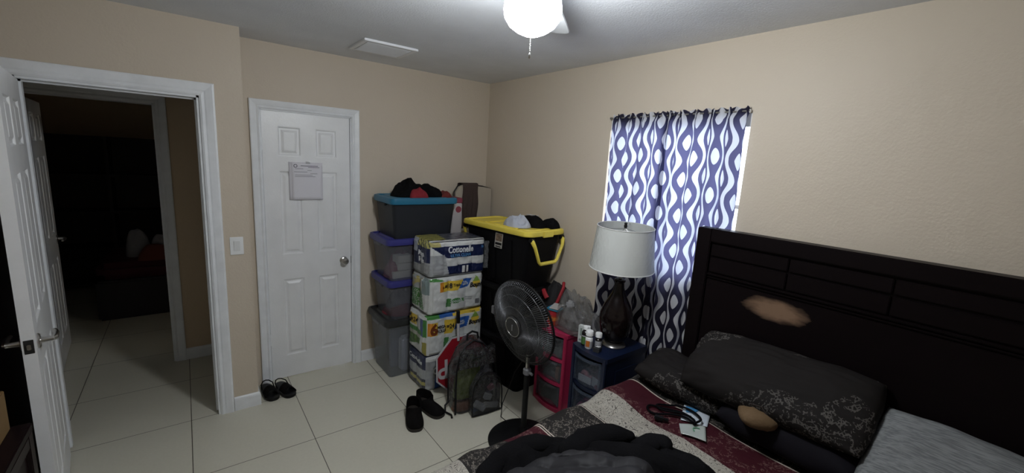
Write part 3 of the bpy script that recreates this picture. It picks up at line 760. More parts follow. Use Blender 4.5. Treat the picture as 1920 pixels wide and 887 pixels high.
# ------------------------------------------------------------------ paper packs
VC = vcol_mat('printed_film', .28, .35)
def pack(name, label, loc, rz, w, d, h, paint, cols=3, bulge=.018, seed=0, texts=(), wr=.004):
    t = thing(name, label, 'paper goods pack', loc, rz)
    b = bmesh.new(); lay = b.loops.layers.float_color.new('Col')
    def bulged(v):
        x, y, z = v
        e = lambda q, a: 1 - abs(q / a) ** 6                     # rounding near edges
        ux, uz = max(-1, min(1, x / (w / 2))), max(-1, min(1, (z - h / 2) / (h / 2)))
        uy = max(-1, min(1, y / (d / 2)))
        fx = ((x + w / 2) / w * cols) % 1.0; roll = math.sqrt(max(0, 1 - (2 * fx - 1) ** 2 * .9))
        wz = wr * noise.noise(Vector((x * 22 + seed * 5, z * 22, y * 22))) + wr * .6 * noise.noise(Vector((x * 60, z * 50, y * 50 + seed)))
        inx = max(0, 1 - abs(ux) ** 10) ** .5; inz = max(0, 1 - abs(uz) ** 10) ** .5; iny = max(0, 1 - abs(uy) ** 8) ** .5
        ny = y
        if abs(uy) > .999: ny = y + math.copysign(1, y) * (bulge * (roll - .35) + wz) * inx * inz
        nx = x
        if abs(ux) > .999:
            fy = ((y + d / 2) / d * 2) % 1.0; ry = math.sqrt(max(0, 1 - (2 * fy - 1) ** 2 * .9))
            nx = x + math.copysign(1, x) * (bulge * (ry - .35) + wz) * iny * inz
        nzv = z + (wz * .8 * inx * iny if abs(uz) > .999 else 0)
        # rounded vertical and horizontal edges
        k = .028
        ex = max(0, abs(nx) - (w / 2 - k)); ey = max(0, abs(ny) - (d / 2 - k)); ez = max(0, abs(nzv - h / 2) - (h / 2 - k * .7))
        m = math.sqrt(ex * ex + ey * ey + ez * ez)
        if m > k and (ex > 0) + (ey > 0) + (ez > 0) > 1:
            s = k / m; nx -= math.copysign(ex * (1 - s), nx); ny -= math.copysign(ey * (1 - s), ny)
            if ez: nzv -= math.copysign(ez * (1 - s), nzv - h / 2)
        return Vector((nx, ny, nzv))
    def side(face, nu, nv, P):
        vs = [[b.verts.new(bulged(P(i / nu, j / nv))) for j in range(nv + 1)] for i in range(nu + 1)]
        for i in range(nu):
            for j in range(nv):
                f = b.faces.new((vs[i][j], vs[i + 1][j], vs[i + 1][j + 1], vs[i][j + 1])); f.smooth = True
                c = paint(face, (i + .5) / nu, (j + .5) / nv)
                for lp in f.loops: lp[lay] = (*c, 1)
    W2, D2 = w / 2, d / 2
    side('F', 110, 70, lambda s, q: (-W2 + w * s, -D2, h * q)); side('K', 40, 30, lambda s, q: (W2 - w * s, D2, h * q))
    side('L', 60, 60, lambda s, q: (-W2, D2 - d * s, h * q)); side('R', 30, 30, lambda s, q: (W2, -D2 + d * s, h * q))
    side('T', 60, 40, lambda s, q: (-W2 + w * s, -D2 + d * q, h)); side('B', 20, 16, lambda s, q: (-W2 + w * s, D2 - d * q, 0))
    bmesh.ops.remove_doubles(b, verts=b.verts[:], dist=1e-5)
    me = bpy.data.meshes.new('wrap'); b.to_mesh(me); b.free()
    link('wrapper', me, VC, t)
    for (face, s, x, z, size, m, kw) in texts:
        if face == 'F':
            def wp(v):
                q = bulged(Vector((v.x, -D2, v.z))); return Vector((q.x, q.y - .0032 + (v.y + D2), q.z))
            lettering(s, size, Vector((-W2 + w * x, -D2, h * z)), FRONT, m, t, warp=wp, **kw)
        else:
            def wp(v):
                q = bulged(Vector((-W2, v.y, v.z))); return Vector((q.x - .0032 + (v.x + W2), q.y, q.z))
            lettering(s, size, Vector((-W2, D2 - d * x, h * z)), LEFT, m, t, warp=wp, **kw)
    return t
NAVY = (.008, .014, .055); WH = (.56, .57, .56); GW = (.30, .31, .32); YL = (.60, .42, .05); GRN = (.05, .20, .04); BLU = (.02, .09, .33); OR = (.55, .22, .02)
def fr(x): return x - math.floor(x)
def p_cot(face, s, t):
    n = noise.noise(Vector((s * 9, t * 9, 1)))
    if face == 'F':
        if s < .20 + .14 * (1 - t) and t < .62: return tuple(c * (.8 + .4 * abs(n)) for c in (.34, .35, .36))
        if t > .965: return (.02, .02, .03)
        if t > .84: return WH if s > .16 * (2 - t) else (.42, .38, .15)
        if t > .52: return NAVY if s > .30 - .28 * (t - .52) / .32 else (GW if t < .62 else WH)
        if t > .30 + .02 * math.sin(s * 12): return tuple(c * (.9 + .25 * n) for c in WH)
        if t > .02:
            if .56 < s < .68 and .06 < t < .27: return WH if fr(s * 95) > .42 else (.03, .03, .05)
            return NAVY if s > .22 else GW
        return WH
    if face == 'L':
        if t > .80 and s > .35: return (.42, .39, .12) if fr(s * 7 + t * 5) > .35 else (.05, .06, .04)
        if t > .62 and s < .35: return (.40, .43, .47)
        if t > .40: return NAVY
        if t > .28 and s < .5: return NAVY
        return tuple(c * (.7 + .5 * abs(n)) for c in (.33, .34, .34))
    if face == 'T':
        if t < .10: return WH
        if t < .14: return (.02, .02, .03)
        if s < .30 + .1 * t: return (.42, .39, .10) if fr(t * 6 + s * 4) > .3 else (.03, .03, .02)
        return (.02, .022, .05) if fr(t * 5) > .35 else (.20, .21, .23)
    return NAVY if t > .5 else WH
def diamond(s, t, cx, cy, a, b_): return abs(s - cx) / a + abs(t - cy) / b_ < 1
def p_bnt(kind):
    def f(face, s, t):
        n = noise.noise(Vector((s * 8, t * 8, kind)))
        w_ = tuple(c * (.95 + .12 * n) for c in WH)
        if face == 'F':
            t2 = t
            if diamond(s, t2, .845, .77, .085, .19): return (.20, .33, .06) if t2 > .80 else YL
            x0, x1 = (.17, .60) if kind == 1 else (.03, .57)
            if kind == 1:
                if t > .92 and s < .25 - (t - .92) * 1.5: return GRN
                if .62 < t < .88 and x0 < s < x1 - (.88 - t) * .4:
                    return OR if (s - x0) < .07 else YL
                if .66 < t < .90 and .585 + (.88 - t) * -.4 < s < .755 - (.90 - t) * .3: return BLU
            else:
                if t > .93: return GRN if s < .22 else (BLU if s < .45 else (YL if s < .95 else WH))
                if .52 < t < .84 and .02 < s < .18: return OR if s < .10 else YL
                if .50 < t < .86 and .30 < s < .54 - (.86 - t) * .3: return YL
                if .58 < t < .86 and .535 - (.86 - t) * .3 < s < .74 - (.86 - t) * .15: return BLU
            if .25 < t < .40 and .30 < s < .62 and fr(s * 3 + t) > .06: return (.06, .20, .055) if abs(t - .325) < .06 + .02 * math.sin(s * 30) or s < .38 else w_
            if abs(s - .335) < .045 and .17 < t < .30: return (.08, .20, .08)
            if .27 < t < .40 and .64 < s < .76: return (.28, .29, .29) if fr(t * 26) > .4 else w_
            if kind == 1 and .14 < t < .28 and .84 < s < .92: return (.12, .12, .13) if fr(s * 110) > .4 else w_
            return w_
        if face == 'L':
            if kind == 1:
                if s < .72 and abs(s - .35) < .30 and .62 < t < .95: return (.40, .34, .12) if n > 0 else (.32, .34, .34)
                if s > .72 and t > .55: return (.20, .26, .26)
                if .12 < t < .62 and s < .85 - .2 * t and fr(n * 3) > .2: return (.05, .17, .035)
                return w_
            if t > .62 and s < .52: return YL if .12 < s < .48 and .66 < t < .92 else w_
            if .50 < t < .62 and s < .80: return GRN
            if s > .74 and .48 < t < .92: return (.06, .09, .24) if s < .86 else GRN
            if t < .50 and s < .75 and t > .08 + .25 * s: return tuple(c * (.6 + .8 * abs(n)) for c in (.10, .20, .05)) if t < .40 else (.38, .38, .33)
            if s > .85 and t < .35: return (.28, .25, .05)
            return w_
        if face == 'T':
            if kind == 2:
                if t < .16: return GRN if s < .22 else (BLU if s < .5 else YL)
                return w_
            return (.35, .36, .34)
        return w_
    return f
def p_cot2(face, s, t):
    n = noise.noise(Vector((s * 9, t * 9, 4)))
    if face == 'F':
        if t > .86: return WH
        if s > .25 and s < .45 and .70 < t < .86: return YL
        if s < .17: return tuple(c * (.8 + .3 * n) for c in (.36, .37, .38))
        if t > .35: return NAVY
        return (.01, .07, .30)
    if face == 'L':
        if t > .62: return NAVY
        if t > .35: return (.34, .36, .38)
        if abs(t - .22) < .05 and s > .2: return (.38, .34, .10)
        return (.03, .035, .06)
    return NAVY
PXC, PYC = -.733, -.603
IK = mat('print_black', (.015, .013, .013), .5); IW = mat('print_white', (.62, .64, .66), .5); IB = mat('print_blue', (.08, .25, .50), .5); IO = mat('print_brown', (.14, .03, .005), .5)
pack('tissue_pack', 'navy and white bath tissue pack on the floor, under the green and white packs', (PXC - .015, PYC, 0), 0, .47, .29, .285, p_cot2, 3, .015, 1,
     (('F', 'Cottonelle', .52, .56, .085, IW, dict(bold=.002)), ('F', '36', .37, .78, .04, IK, dict(bold=.002)), ('L', 'Cottonelle', .5, .80, .05, IW, dict(bold=.001)), ('F', 'ULTRA', .55, .2, .05, IB, dict(bold=.001))))
pack('paper_towel_pack', 'green and white six-roll paper towel pack, the lower of the two', (PXC, PYC, .290), 0, .50, .30, .315, p_bnt(2), 3, .020, 2,
     (('F', '6', .12, .66, .115, IO, dict(bold=.006)), ('F', 'MEGA', .245, .71, .034, IK, dict(bold=.0012, sx=.8)), ('F', 'ROLLS', .245, .61, .034, IK, dict(bold=.0012, sx=.8)), ('F', '=24', .40, .68, .050, IK, dict(bold=.0016, sx=.8)),
      ('F', 'FULL\nSHEET', .61, .72, .020, IW, dict(bold=.0006)), ('F', 'Bounty', .855, .68, .052, IK, dict(bold=.0025, shear=.15, sx=.85)),
      ('F', 'TWO', .80, .955, .02, IK, {}), ('L', '6', .17, .78, .095, IK, dict(bold=.005)), ('L', '=24', .40, .78, .05, IK, dict(bold=.001)), ('F', 'Special', .46, .325, .035, IW, dict(shear=.2))))
pack('paper_towel_pack', 'paper towel pack marked 18 on a yellow oval, below the navy tissue pack', (PXC + .008, PYC + .005, .612), 0, .475, .295, .285, p_bnt(1), 3, .030, 3,
     (('F', '6', .225, .745, .035, IO, {}), ('F', '=18', .325, .75, .052, IK, dict(bold=.0022, sx=.8)), ('F', 'Triple', .475, .765, .030, IK, dict(bold=.0008, sx=.85)), ('F', 'FULL\nSHEET', .635, .78, .019, IW, dict(bold=.0005)),
      ('F', 'Bounty', .855, .70, .052, IK, dict(bold=.0025, shear=.15, sx=.85)), ('F', 'Special', .46, .325, .034, IW, dict(shear=.2))))
ct = pack('tissue_pack', 'navy and white bath tissue pack on top of the two paper towel packs', (PXC + .012, PYC, .903), math.radians(-1), .480, .29, .275, p_cot, 4, .018, 4,
     (('F', 'Cottonelle', .53, .735, .068, IW, dict(bold=.0018, sx=.74)), ('F', 'ULTRA CLEAN', .53, .575, .032, IB, dict(bold=.0006, sx=.85)), ('L', 'Mega\nRolls', .60, .52, .05, IW, dict(bold=.002)), ('F', 'fsc', .94, .77, .03, IB, {})))
# loose film on the tissue pack
FILM = clear_mat('clear_film', (.45, .46, .47), .22, .15, 1.0)
def film(parent, x0, y0, z0, w, h, seed, rot):
    mb = MB(); mb.grid(lambda a, b: Vector((0, 0, 0)) + Matrix.Rotation(rot, 3, 'Z') @ Vector((a * w, .02 * noise.noise(Vector((a * 5, b * 7, seed))) + .01 * noise.noise(Vector((a * 14, b * 16, seed))), b * h)) + Vector((x0, y0, z0)), 24, 30)
    return mb.build('loose_film', FILM, parent, 'all')
film(ct, .235, -.14, .03, .035, .22, 3, -.2)

# ------------------------------------------------------------------ hand-held stop sign, upside down
RED = mat('sign_red', (.26, .010, .018), .4); SW = mat('sign_white', (.46, .45, .46), .5)
sg = thing('stop_sign', 'red octagonal stop paddle leaning upside down behind the clear backpack', 'stop sign', (-.725, -.862, 0))
def octo(R_, z): return [(R_ / math.cos(PI / 8) * math.cos(PI / 8 + k * PI / 4), R_ / math.cos(PI / 8) * math.sin(PI / 8 + k * PI / 4)) for k in range(8)]
TILT = Matrix.Rotation(PI / 2 - math.radians(5), 3, 'X')
mb = MB(); mb.prism(octo(.224, 0), -.003, .003, TILT, (0, 0, .226)); mb.build('sign_plate', SW, sg)
mb = MB(); mb.prism(octo(.212, 0), .0028, .0042, TILT, (0, 0, .226)); mb.build('red_face', RED, sg)
lettering('STOP', .205, Vector((0, 0, .226)) + TILT @ Vector((0, 0, .0048)), TILT @ Matrix.Rotation(PI, 3, 'Z'), SW, sg, sx=.86, bold=.004)
mb = MB(); hb = TILT @ Vector((0, 1, 0))
p0 = Vector((0, 0, .226)) + hb * .19 + Vector((-.035, -.006, 0)); mb.tube([p0, p0 + hb * .14], .011, 12); mb.build('pole', SW, sg, True)
mb = MB(); mb.tube([p0 + hb * .135, p0 + hb * .14, p0 + hb * .23, p0 + hb * .235], [.010, .0145, .0145, .010], 12); mb.build('grip', BLACKP, sg, True)

# ------------------------------------------------------------------ clear backpack
CLBK = clear_mat('clear_vinyl', (.03, .03, .034), .58, .14, 1.0, .9)
bk = thing('backpack', 'clear vinyl backpack with black trim standing on the tiles', 'backpack', (-.765, -1.09, 0), math.radians(-5))
def rbox_tapered(mb, cx, cy, w, d, h, z0=0, lean=.05, r=.07):
    L = []
    for k in range(13):
        f = k / 12; a = 1 - max(0, (f - .45) / .55) ** 2.4 * .62; dd = 1 - max(0, (f - .3) / .7) ** 2 * .5
        wb = 1 - .08 * max(0, .3 - f)
        L.append([(x + cx + .006 * nz(x, f, y, 20), y + cy + lean * f + .008 * nz(x, y, f, 16), z) for x, y, z in rrect(w * a * wb, d * dd, min(r, d * dd * .45), z0 + h * f)])
    mb.loft(L)
mb = MB(); rbox_tapered(mb, 0, .02, .325, .17, .50, .008, .045, .05); mb.build('main_compartment', CLBK, bk, True)
mb = MB(); rbox_tapered(mb, .045, -.103, .235, .075, .30, .008, .02, .02); mb.build('front_pocket', CLBK, bk, True)
def trim(pts, r=.006, nm='piping'):
    mb = MB(); mb.tube(pts, r, 8); mb.build(nm, BLACKP, bk, True)
trim([(-.075, -.142, .015), (-.073, -.136, .16), (-.055, -.13, .245), (-.01, -.126, .295), (.045, -.124, .312), (.10, -.126, .295), (.145, -.13, .245), (.163, -.136, .16), (.165, -.142, .015), (.045, -.146, .012), (-.075, -.142, .015)], .005)
trim([(-.165, -.06, .01), (-.165, -.052, .20), (-.155, -.035, .32), (-.125, -.015, .41), (-.07, .01, .475), (0, .02, .502), (.07, .01, .475), (.125, -.015, .41), (.155, -.035, .32), (.165, -.052, .2), (.165, -.06, .01)], .007)
trim([(-.16, -.0, .36), (-.08, -.05, .395), (0, -.056, .405), (.08, -.05, .40), (.155, .0, .36)], .004, 'zip')
trim([(-.155, .09, .02), (-.155, .10, .3), (-.10, .09, .44), (0, .08, .495), (.10, .09, .44), (.155, .10, .3), (.155, .09, .02)], .007)
trim([(-.045, .04, .50), (-.04, .045, .545), (0, .05, .56), (.04, .045, .545), (.045, .04, .50)], .008, 'handle')
trim([(-.165, .05, .06), (-.20, .04, .035), (-.215, .0, .012), (-.19, -.05, .008), (-.20, -.08, .008)], .007, 'strap')
mb = MB(); mb.grid(lambda a, b: (-.145 + .29 * a, -.066 + .03 * b + .012 * nz(a, b, 1, 5), .34 + .13 * b), 16, 8); mb.build('mesh_panel', clear_mat('crinkled_black_vinyl', (.02, .02, .022), .75, .14, 1.0, .95), bk, 'all')
BKM = bk.matrix_basis
def inbag(x, y): v = Matrix.Rotation(math.radians(-5), 3, 'Z') @ Vector((x, y, 0)); return (v.x - .765, v.y - 1.09)
tag(pile('green_jacket', mat('lime_fabric', (.20, .26, .035), .8, bump=.4, bscale=25), [inbag(-.13, -.035), inbag(-.135, .06), inbag(.02, .075), inbag(.10, .06), inbag(.06, -.03)], .10, .27, 41, p=3), 'lime green garment stuffed inside the clear backpack', 'clothes')
tag(pile('orange_cloth', mat('faded_orange_fabric', (.30, .13, .075), .8, bump=.4, bscale=25), [inbag(-.13, -.045), inbag(-.135, .05), inbag(.10, .06), inbag(.10, -.04)], .012, .095, 42, p=4), 'faded orange cloth at the bottom of the clear backpack', 'clothes')
tag(pile('dark_cloth', GREYC, [inbag(.0, -.03), inbag(.0, .07), inbag(.13, .06), inbag(.135, -.03)], .20, .20, 43, p=3), 'dark garment in the top right of the clear backpack', 'clothes')
for nm, lb, loc, d_, col, ry in (('bottle', 'white bottle lying in the front pocket of the clear backpack', (.0, -.108, .045), (.05, .03, .10), (.50, .52, .55), .9),
                           ('white_box', 'small white box in the front pocket of the clear backpack, above the bottle', (.065, -.105, .10), (.06, .03, .045), (.45, .46, .48), -.4),
                           ('pink_pouch', 'small pink pouch near the top of the clear backpack pocket', (.09, -.100, .165), (.05, .025, .04), (.24, .07, .10), .5),
                           ('blue_card', 'blue card in the lower corner of the clear backpack pocket', (-.03, -.108, .030), (.07, .02, .035), (.03, .07, .16), .3),
                           ('white_card', 'white booklet along the bottom of the clear backpack pocket', (.085, -.115, .035), (.13, .012, .045), (.42, .42, .42), -.25)):
    x, y = inbag(loc[0], loc[1]); mb = MB(); mb.box((0, 0, 0), d_, Matrix.Rotation(-ry, 3, 'Y'), bev=.005)
    o = mb.build(nm, mat(nm + '_mat', col, .5), None, True); o.location = (x, y, loc[2] + .012); o.rotation_euler = (0, 0, math.radians(-5)); tag(o, lb, 'bag contents')

# ------------------------------------------------------------------ shoes and slides
SUEDE = mat('black_suede', (.006, .005, .005), .9, bump=.3, bscale=120, spec=.1); SOLE = mat('dark_sole', (.022, .017, .013), .7)
def foot(L_, W_, k=0):
    """outline of a right-foot sole, toe towards -y"""
    out = []
    for i in range(32):
        a = 2 * PI * i / 32; y = -math.cos(a) * L_ / 2; f = (y / L_ + .5)      # f 0 toe, 1 heel
        wv = W_ * (.5 - .12 * f - .06 * math.sin(f * PI) * 1.0) * (abs(math.sin(a)) ** .75)
        x = math.copysign(wv, math.sin(a)) + .012 * (f - .5) * (-1 if k == 0 else 1)
        out.append((x, y))
    return out
def slipper(label, loc, rz, k):
    t = thing('slip_on_shoe', label, 'shoe', loc, rz, 'slip-on shoes beside the backpack'); F = foot(.285, .150, k)
    mb = MB(); mb.loft([[(x * .97, y * .985, 0) for x, y in F], [(x, y, .006) for x, y in F], [(x, y, .022) for x, y in F], [(x * .95, y * .97, .026) for x, y in F]]); mb.build('sole', SOLE, t, True)
    mb = MB(); L = []
    for q in range(9):                                             # upper closes over the toes and stays open at the ankle
        a = q / 8; L.append([])
        for x, y in F:
            f = y / .285 + .5
            toe = max(0, 1 - f / .62) if f < .62 else 0
            hgt = .055 + .020 * (f > .62) * 1 + .0 * toe
            ins = (1 - .06 * a) if f > .58 else (1 - a * (1.0 if True else 0))
            zz = .024 + (hgt - .0) * (math.sin(a * PI / 2) if f <= .58 else a) * (.78 + .22 * min(1, f * 1.6))
            L[-1].append((x * ins, (y if f > .58 else y + (-.025 + .0) * 0 + (a ** 2) * .02), zz))
    mb.loft(L, False, False); up = mb.build('upper', SUEDE, t, 'all', fix=True)
    md = up.modifiers.new('s', 'SOLIDIFY'); md.thickness = .004
    mb = MB(); mb.loft([[(x * .86, y * .93, .027) for x, y in F], [(x * .8, y * .9, .030) for x, y in F]]); mb.build('insole', SOLE, t)
    return t
slipper('black suede slip-on shoe lying left of its mate, nearer the camera', (-1.195, -1.025, 0), math.radians(-22), 0)
slipper('black suede slip-on shoe touching the bottom tissue pack, right of its mate', (-1.050, -.970, 0), math.radians(12), 1)
def slide(label, loc, rz, k):
    t = thing('flip_flop', label, 'sandal', loc, rz, 'black sandals by the closet door'); F = foot(.255, .125, k)
    mb = MB(); mb.loft([[(x * .95, y * .97, 0) for x, y in F], [(x, y, .008) for x, y in F], [(x, y, .022) for x, y in F], [(x * .9, y * .93, .025) for x, y in F]]); mb.build('sole', BLACKP, t, True)
    mb = MB(); mb.grid(lambda a, b: ((-.046 + .092 * a), -.085 + .085 * b + .012 * math.sin(a * PI), .020 + .042 * math.sin(a * PI) ** .7), 16, 6); o = mb.build('strap', SUEDE, t, 'all'); o.modifiers.new('s', 'SOLIDIFY').thickness = .004
    mb = MB(); mb.tube([(-.040, .03, .022), (-.038, .075, .045), (-.02, .108, .052), (0, .116, .054), (.02, .108, .052), (.038, .075, .045), (.040, .03, .022)], .004, 8); mb.build('heel_strap', SUEDE, t, True)
    return t
slide('black strapped sandal half hidden behind the wall corner by the closet door', (-1.945, -.165, 0), math.radians(4), 0)
slide('black strapped sandal in full view at the foot of the closet door', (-1.845, -.185, 0), math.radians(14), 1)

# ------------------------------------------------------------------ pedestal fan
FX, FY = -.70, -1.60
pf = thing('pedestal_fan', 'black pedestal fan with wire guard standing on the tiles by the bed', 'fan', (FX, FY, 0))
FBL = mat('fan_black', (.007, .007, .0075), .38, spec=.2); WIRE = mat('fan_wire', (.17, .175, .185), .32, .75)
mb = MB(); mb.lathe([(.222, 0), (.226, .006), (.215, .016), (.12, .028), (.045, .036), (.030, .045), (.028, .10), (0, .10)], n=56); mb.build('base', FBL, pf, True)
mb = MB(); mb.lathe([(.0185, .04), (.0185, .475), (.0, .475)], n=20); mb.build('pole', FBL, pf, True)
mb = MB(); mb.lathe([(.013, .47), (.013, .60)], n=16); mb.build('inner_pole', CHROME, pf, True)
mb = MB(); mb.lathe([(.019, .465), (.026, .47), (.026, .500), (.018, .51)], n=20); mb.tube([(0, -.02, .485), (0, -.05, .485)], .009, 10); mb.build('height_knob', mat('grey_collar', (.16, .16, .17), .4), pf, True)
HCZ = .808
NRM = Vector((math.cos(math.radians(183)), math.sin(math.radians(183)), -.15)).normalized()
HM = NRM.to_track_quat('Z', 'Y').to_matrix()
HO = Vector((-.035, .03, HCZ))
def hp(x, y, z): return HO + HM @ Vector((x, y, z))
mb = MB(); mb.lathe([(.03, -.175), (.055, -.165), (.062, -.12), (.062, -.07), (.05, -.05), (.0, -.05)], HO, 28, HM); mb.lathe([(.022, .56), (.026, .60), (.024, .66), (.03, .70), (.0, .705)], (.10, .02, 0), 16); mb.build('motor', FBL, pf, True)
mb = MB(); mb.tube([(0, 0, .58), (.02, .005, .63), (.07, .012, .70), (.10, .02, .765)], .018, 10); mb.build('neck', FBL, pf, True)
GR = .268
def fprof(r):   # front dome
    f = r / GR; return .018 + .062 * (1 - f ** 2.6) 
def rprof(r):
    f = r / GR; return -.018 - .05 * (1 - f ** 2.4)
mb = MB()
for k in range(120):
    a = 2 * PI * k / 120
    pts = []
    for i in range(9):
        r = .062 + (GR - .062) * i / 8; aa = a + .35 * (1 - i / 8) ** 1.5
        pts.append(hp(r * math.cos(aa), r * math.sin(aa), fprof(r)))
    pts.append(hp(GR * math.cos(a), GR * math.sin(a), .004))
    mb.tube(pts, .0014, 4)
for r in (.125, .195, .247): mb.tube([hp(r * math.cos(t), r * math.sin(t), fprof(r) - .001) for t in [2 * PI * i / 64 for i in range(64)]], .0018, 6, True)
mb.build('front_guard', WIRE, pf, 'all', fix=False)
mb = MB()
for k in range(80):
    a = 2 * PI * k / 80
    mb.tube([hp((.06 + (GR - .06) * i / 6) * math.cos(a), (.06 + (GR - .06) * i / 6) * math.sin(a), rprof(.06 + (GR - .06) * i / 6)) for i in range(7)] + [hp(GR * math.cos(a), GR * math.sin(a), -.006)], .0011, 4)
for r in (.14, .21): mb.tube([hp(r * math.cos(t), r * math.sin(t), rprof(r)) for t in [2 * PI * i / 64 for i in range(64)]], .0018, 6, True)
mb.build('rear_guard', mat('black_wire', (.012, .012, .013), .4), pf, 'all', fix=False)
mb = MB(); mb.tube([hp(GR * math.cos(t), GR * math.sin(t), 0) for t in [2 * PI * i / 72 for i in range(72)]], .0065, 8, True); mb.build('guard_rim', FBL, pf, 'all', fix=False)
mb = MB(); mb.lathe([(.066, .068), (.070, .078), (.064, .086), (.045, .089), (.0, .090)], HO, 32, HM); hub = mb.build('hub_badge', mat('hub_black', (.02, .02, .022), .3), pf, True)
mb = MB(); mb.tube([hp(.060 * math.cos(t), .060 * math.sin(t), .0875) for t in [2 * PI * i / 40 for i in range(40)]], .0022, 6, True); mb.build('badge_ring', CHROME, hub, 'all', fix=False)
mb = MB(); q = [hp(.0, -.02, .0915), hp(.006, .02, .0915)]; mb.tube(q, .0035, 6); mb.build('badge_mark', mat('badge_grey', (.25, .25, .26), .4), hub)
BLD = clear_mat('smoked_fan_blade', (.03, .03, .033), .82, .3, .5)
for k in range(5):
    a0 = 2 * PI * k / 5 + .3; mb = MB()
    def bf(s, t):
        r = .045 + .185 * s; hw = .10 + .62 * math.sin(min(1, s * 1.15) * PI / 2) * (1 - .25 * s); a = a0 + (t - .5) * hw * 1.15 + .25 * s
        return hp(r * math.cos(a), r * math.sin(a), .012 + (t - .5) * .045)
    mb.grid(bf, 12, 10); o = mb.build('blade', BLD, pf, 'all'); o.modifiers.new('s', 'SOLIDIFY').thickness = .002
mb = MB(); mb.lathe([(.0, -.05), (.042, -.045), (.045, .02), (.03, .03), (.0, .032)], HO, 24, HM); mb.build('blade_hub', FBL, pf, True)
ca = math.radians(95); mb = MB()
c0 = hp(GR * math.cos(ca), GR * math.sin(ca), 0)
# clip on the far rim
side_dir = HM @ Vector((1, 0, 0))
mb = MB(); e = max([(hp(GR * math.cos(t), GR * math.sin(t), 0)) for t in [2 * PI * i / 72 for i in range(72)]], key=lambda p: p.y)
mb.box(e + Vector((0, .008, .0)), (.05, .03, .055), bev=.004); mb.box(e + Vector((.0, .024, 0)), (.03, .012, .035), bev=.003); mb.build('guard_clip', mat('clip_grey', (.14, .14, .15), .4), pf)
mb = MB(); mb.tube([(FX - pf.location.x + .02, .18, .015), (-.015, .225, .05), (.02, .26, .12), (.08, .28, .20), (.12, .27, .32), (.14, .22, .42), (.14, .14, .52), (.12, .07, .62), (.11, .02, .68)], .0032, 6); mb.build('power_cord', BLACKP, pf, True)

# ------------------------------------------------------------------ drawer carts
def cart(label, loc, w, d, h, nd, col, rz=-PI / 2, dr=None, drt=.5):
    t = thing('drawer_cart', label, 'drawer cart', loc, rz)
    fm = mat('cart_plastic', col, .38); mb = MB(); tk = .016
    bulge = .030
    def front(z0, z1, x0, x1, y, th):
        """strip following the bowed front"""
        n = 10; L = []
        for z in (z0, z1):
            L.append([(x0 + (x1 - x0) * i / n, y - bulge * (1 - (2 * i / n - 1) ** 2), z) for i in range(n + 1)] + [(x0 + (x1 - x0) * i / n, y - bulge * (1 - (2 * i / n - 1) ** 2) + th, z) for i in range(n, -1, -1)])
        mb.loft(L)
    Y = -d / 2
    # top slab with bowed front
    n = 10
    for (za, zb_, ov) in ((h - .028, h, .004), (0, .03, 0)):
        pl = [(-w / 2 - ov + (w + 2 * ov) * i / n, Y - ov - bulge * (1 - (2 * i / n - 1) ** 2)) for i in range(n + 1)] + [(w / 2 + ov, d / 2), (-w / 2 - ov, d / 2)]
        mb.prism(pl, za, zb_)
    for s in (-1, 1):
        mb.box((s * (w / 2 - tk / 2), 0, h / 2), (tk, d, h - .02)); mb.box((s * (w / 2 - .014), Y - .003, h / 2), (.028, .02, h - .01), bev=.004)
        mb.box((s * (w / 2 + .001), 0, h / 2), (.004, d * .55, h * .72), bev=.001)
    mb.box((0, d / 2 - tk / 2, h / 2), (w - 2 * tk, tk, h - .06))
    hh = (h - .058) / nd
    for k in range(1, nd): front(.03 + hh * k - .011, .03 + hh * k + .011, -w / 2 + .02, w / 2 - .02, Y, .02); mb.box((0, 0, .03 + hh * k), (w - .04, d - .04, .006))
    mb.build('frame', fm, t, True)
    dm = dr
    for k in range(nd):
        z0, z1 = .03 + hh * k + .014, .03 + hh * (k + 1) - .014; mb = MB(); x0, x1 = -w / 2 + .031, w / 2 - .031; n = 12
        def yb(i, o=0): return Y - .004 - bulge * (1 - (2 * i / n - 1) ** 2) + o
        L = []
        for z, o in ((z0, .012), (z0 + .012, 0), (z1 - .03, -.002), (z1 - .012, -.010), (z1, -.010)):
            L.append([(x0 + (x1 - x0) * i / n, yb(i, o), z) for i in range(n + 1)] + [(x0 + (x1 - x0) * i / n, yb(i, o) + .006, z) for i in range(n, -1, -1)])
        mb.loft(L); mb.box((x0 + .002, .005, (z0 + z1) / 2 - .01), (.003, d - .03, z1 - z0 - .025)); mb.box((x1 - .002, .005, (z0 + z1) / 2 - .01), (.003, d - .03, z1 - z0 - .025))
        dd = mb.build('drawer', dm, t, True)
        mb = MB(); xm = .012
        mb.loft([[(x0 + (x1 - x0) * i / n, yb(i, -.012 - .008 * a), z1 - .010 + .009 * b) for i in range(1, n)] for a, b in ((0, 0), (1, 0), (1, 1), (0, 1))], False, False, False); mb.build('drawer_lip', dm, dd)
        for xx in (x0 + .008, x1 - .008):
            mb = MB(); mb.box((xx, yb(0 if xx < 0 else n, -.004), (z0 + z1) / 2), (.014, .012, z1 - z0 - .01), bev=.002); mb.build('drawer_rim', dm, dd)
    return t
DRW = clear_mat('clear_drawer_grey', (.16, .17, .19), .26); DRW2 = clear_mat('clear_drawer_blue', (.11, .14, .20), .26)
BCX, BCY, BCW, BCD, BCH = -.282, -1.897, .270, .375, .690
cart('navy blue three-drawer cart under the table lamp', (BCX, BCY, 0), BCW, BCD, BCH, 3, (.004, .009, .032), dr=DRW2)
PCX, PCY, PCW, PCD, PCH = -.160, -1.385, .305, .262, .612
cart('hot pink three-drawer cart between the black totes and the navy cart', (PCX, PCY, 0), PCW, PCD, PCH, 3, (.42, .022, .080), dr=DRW)
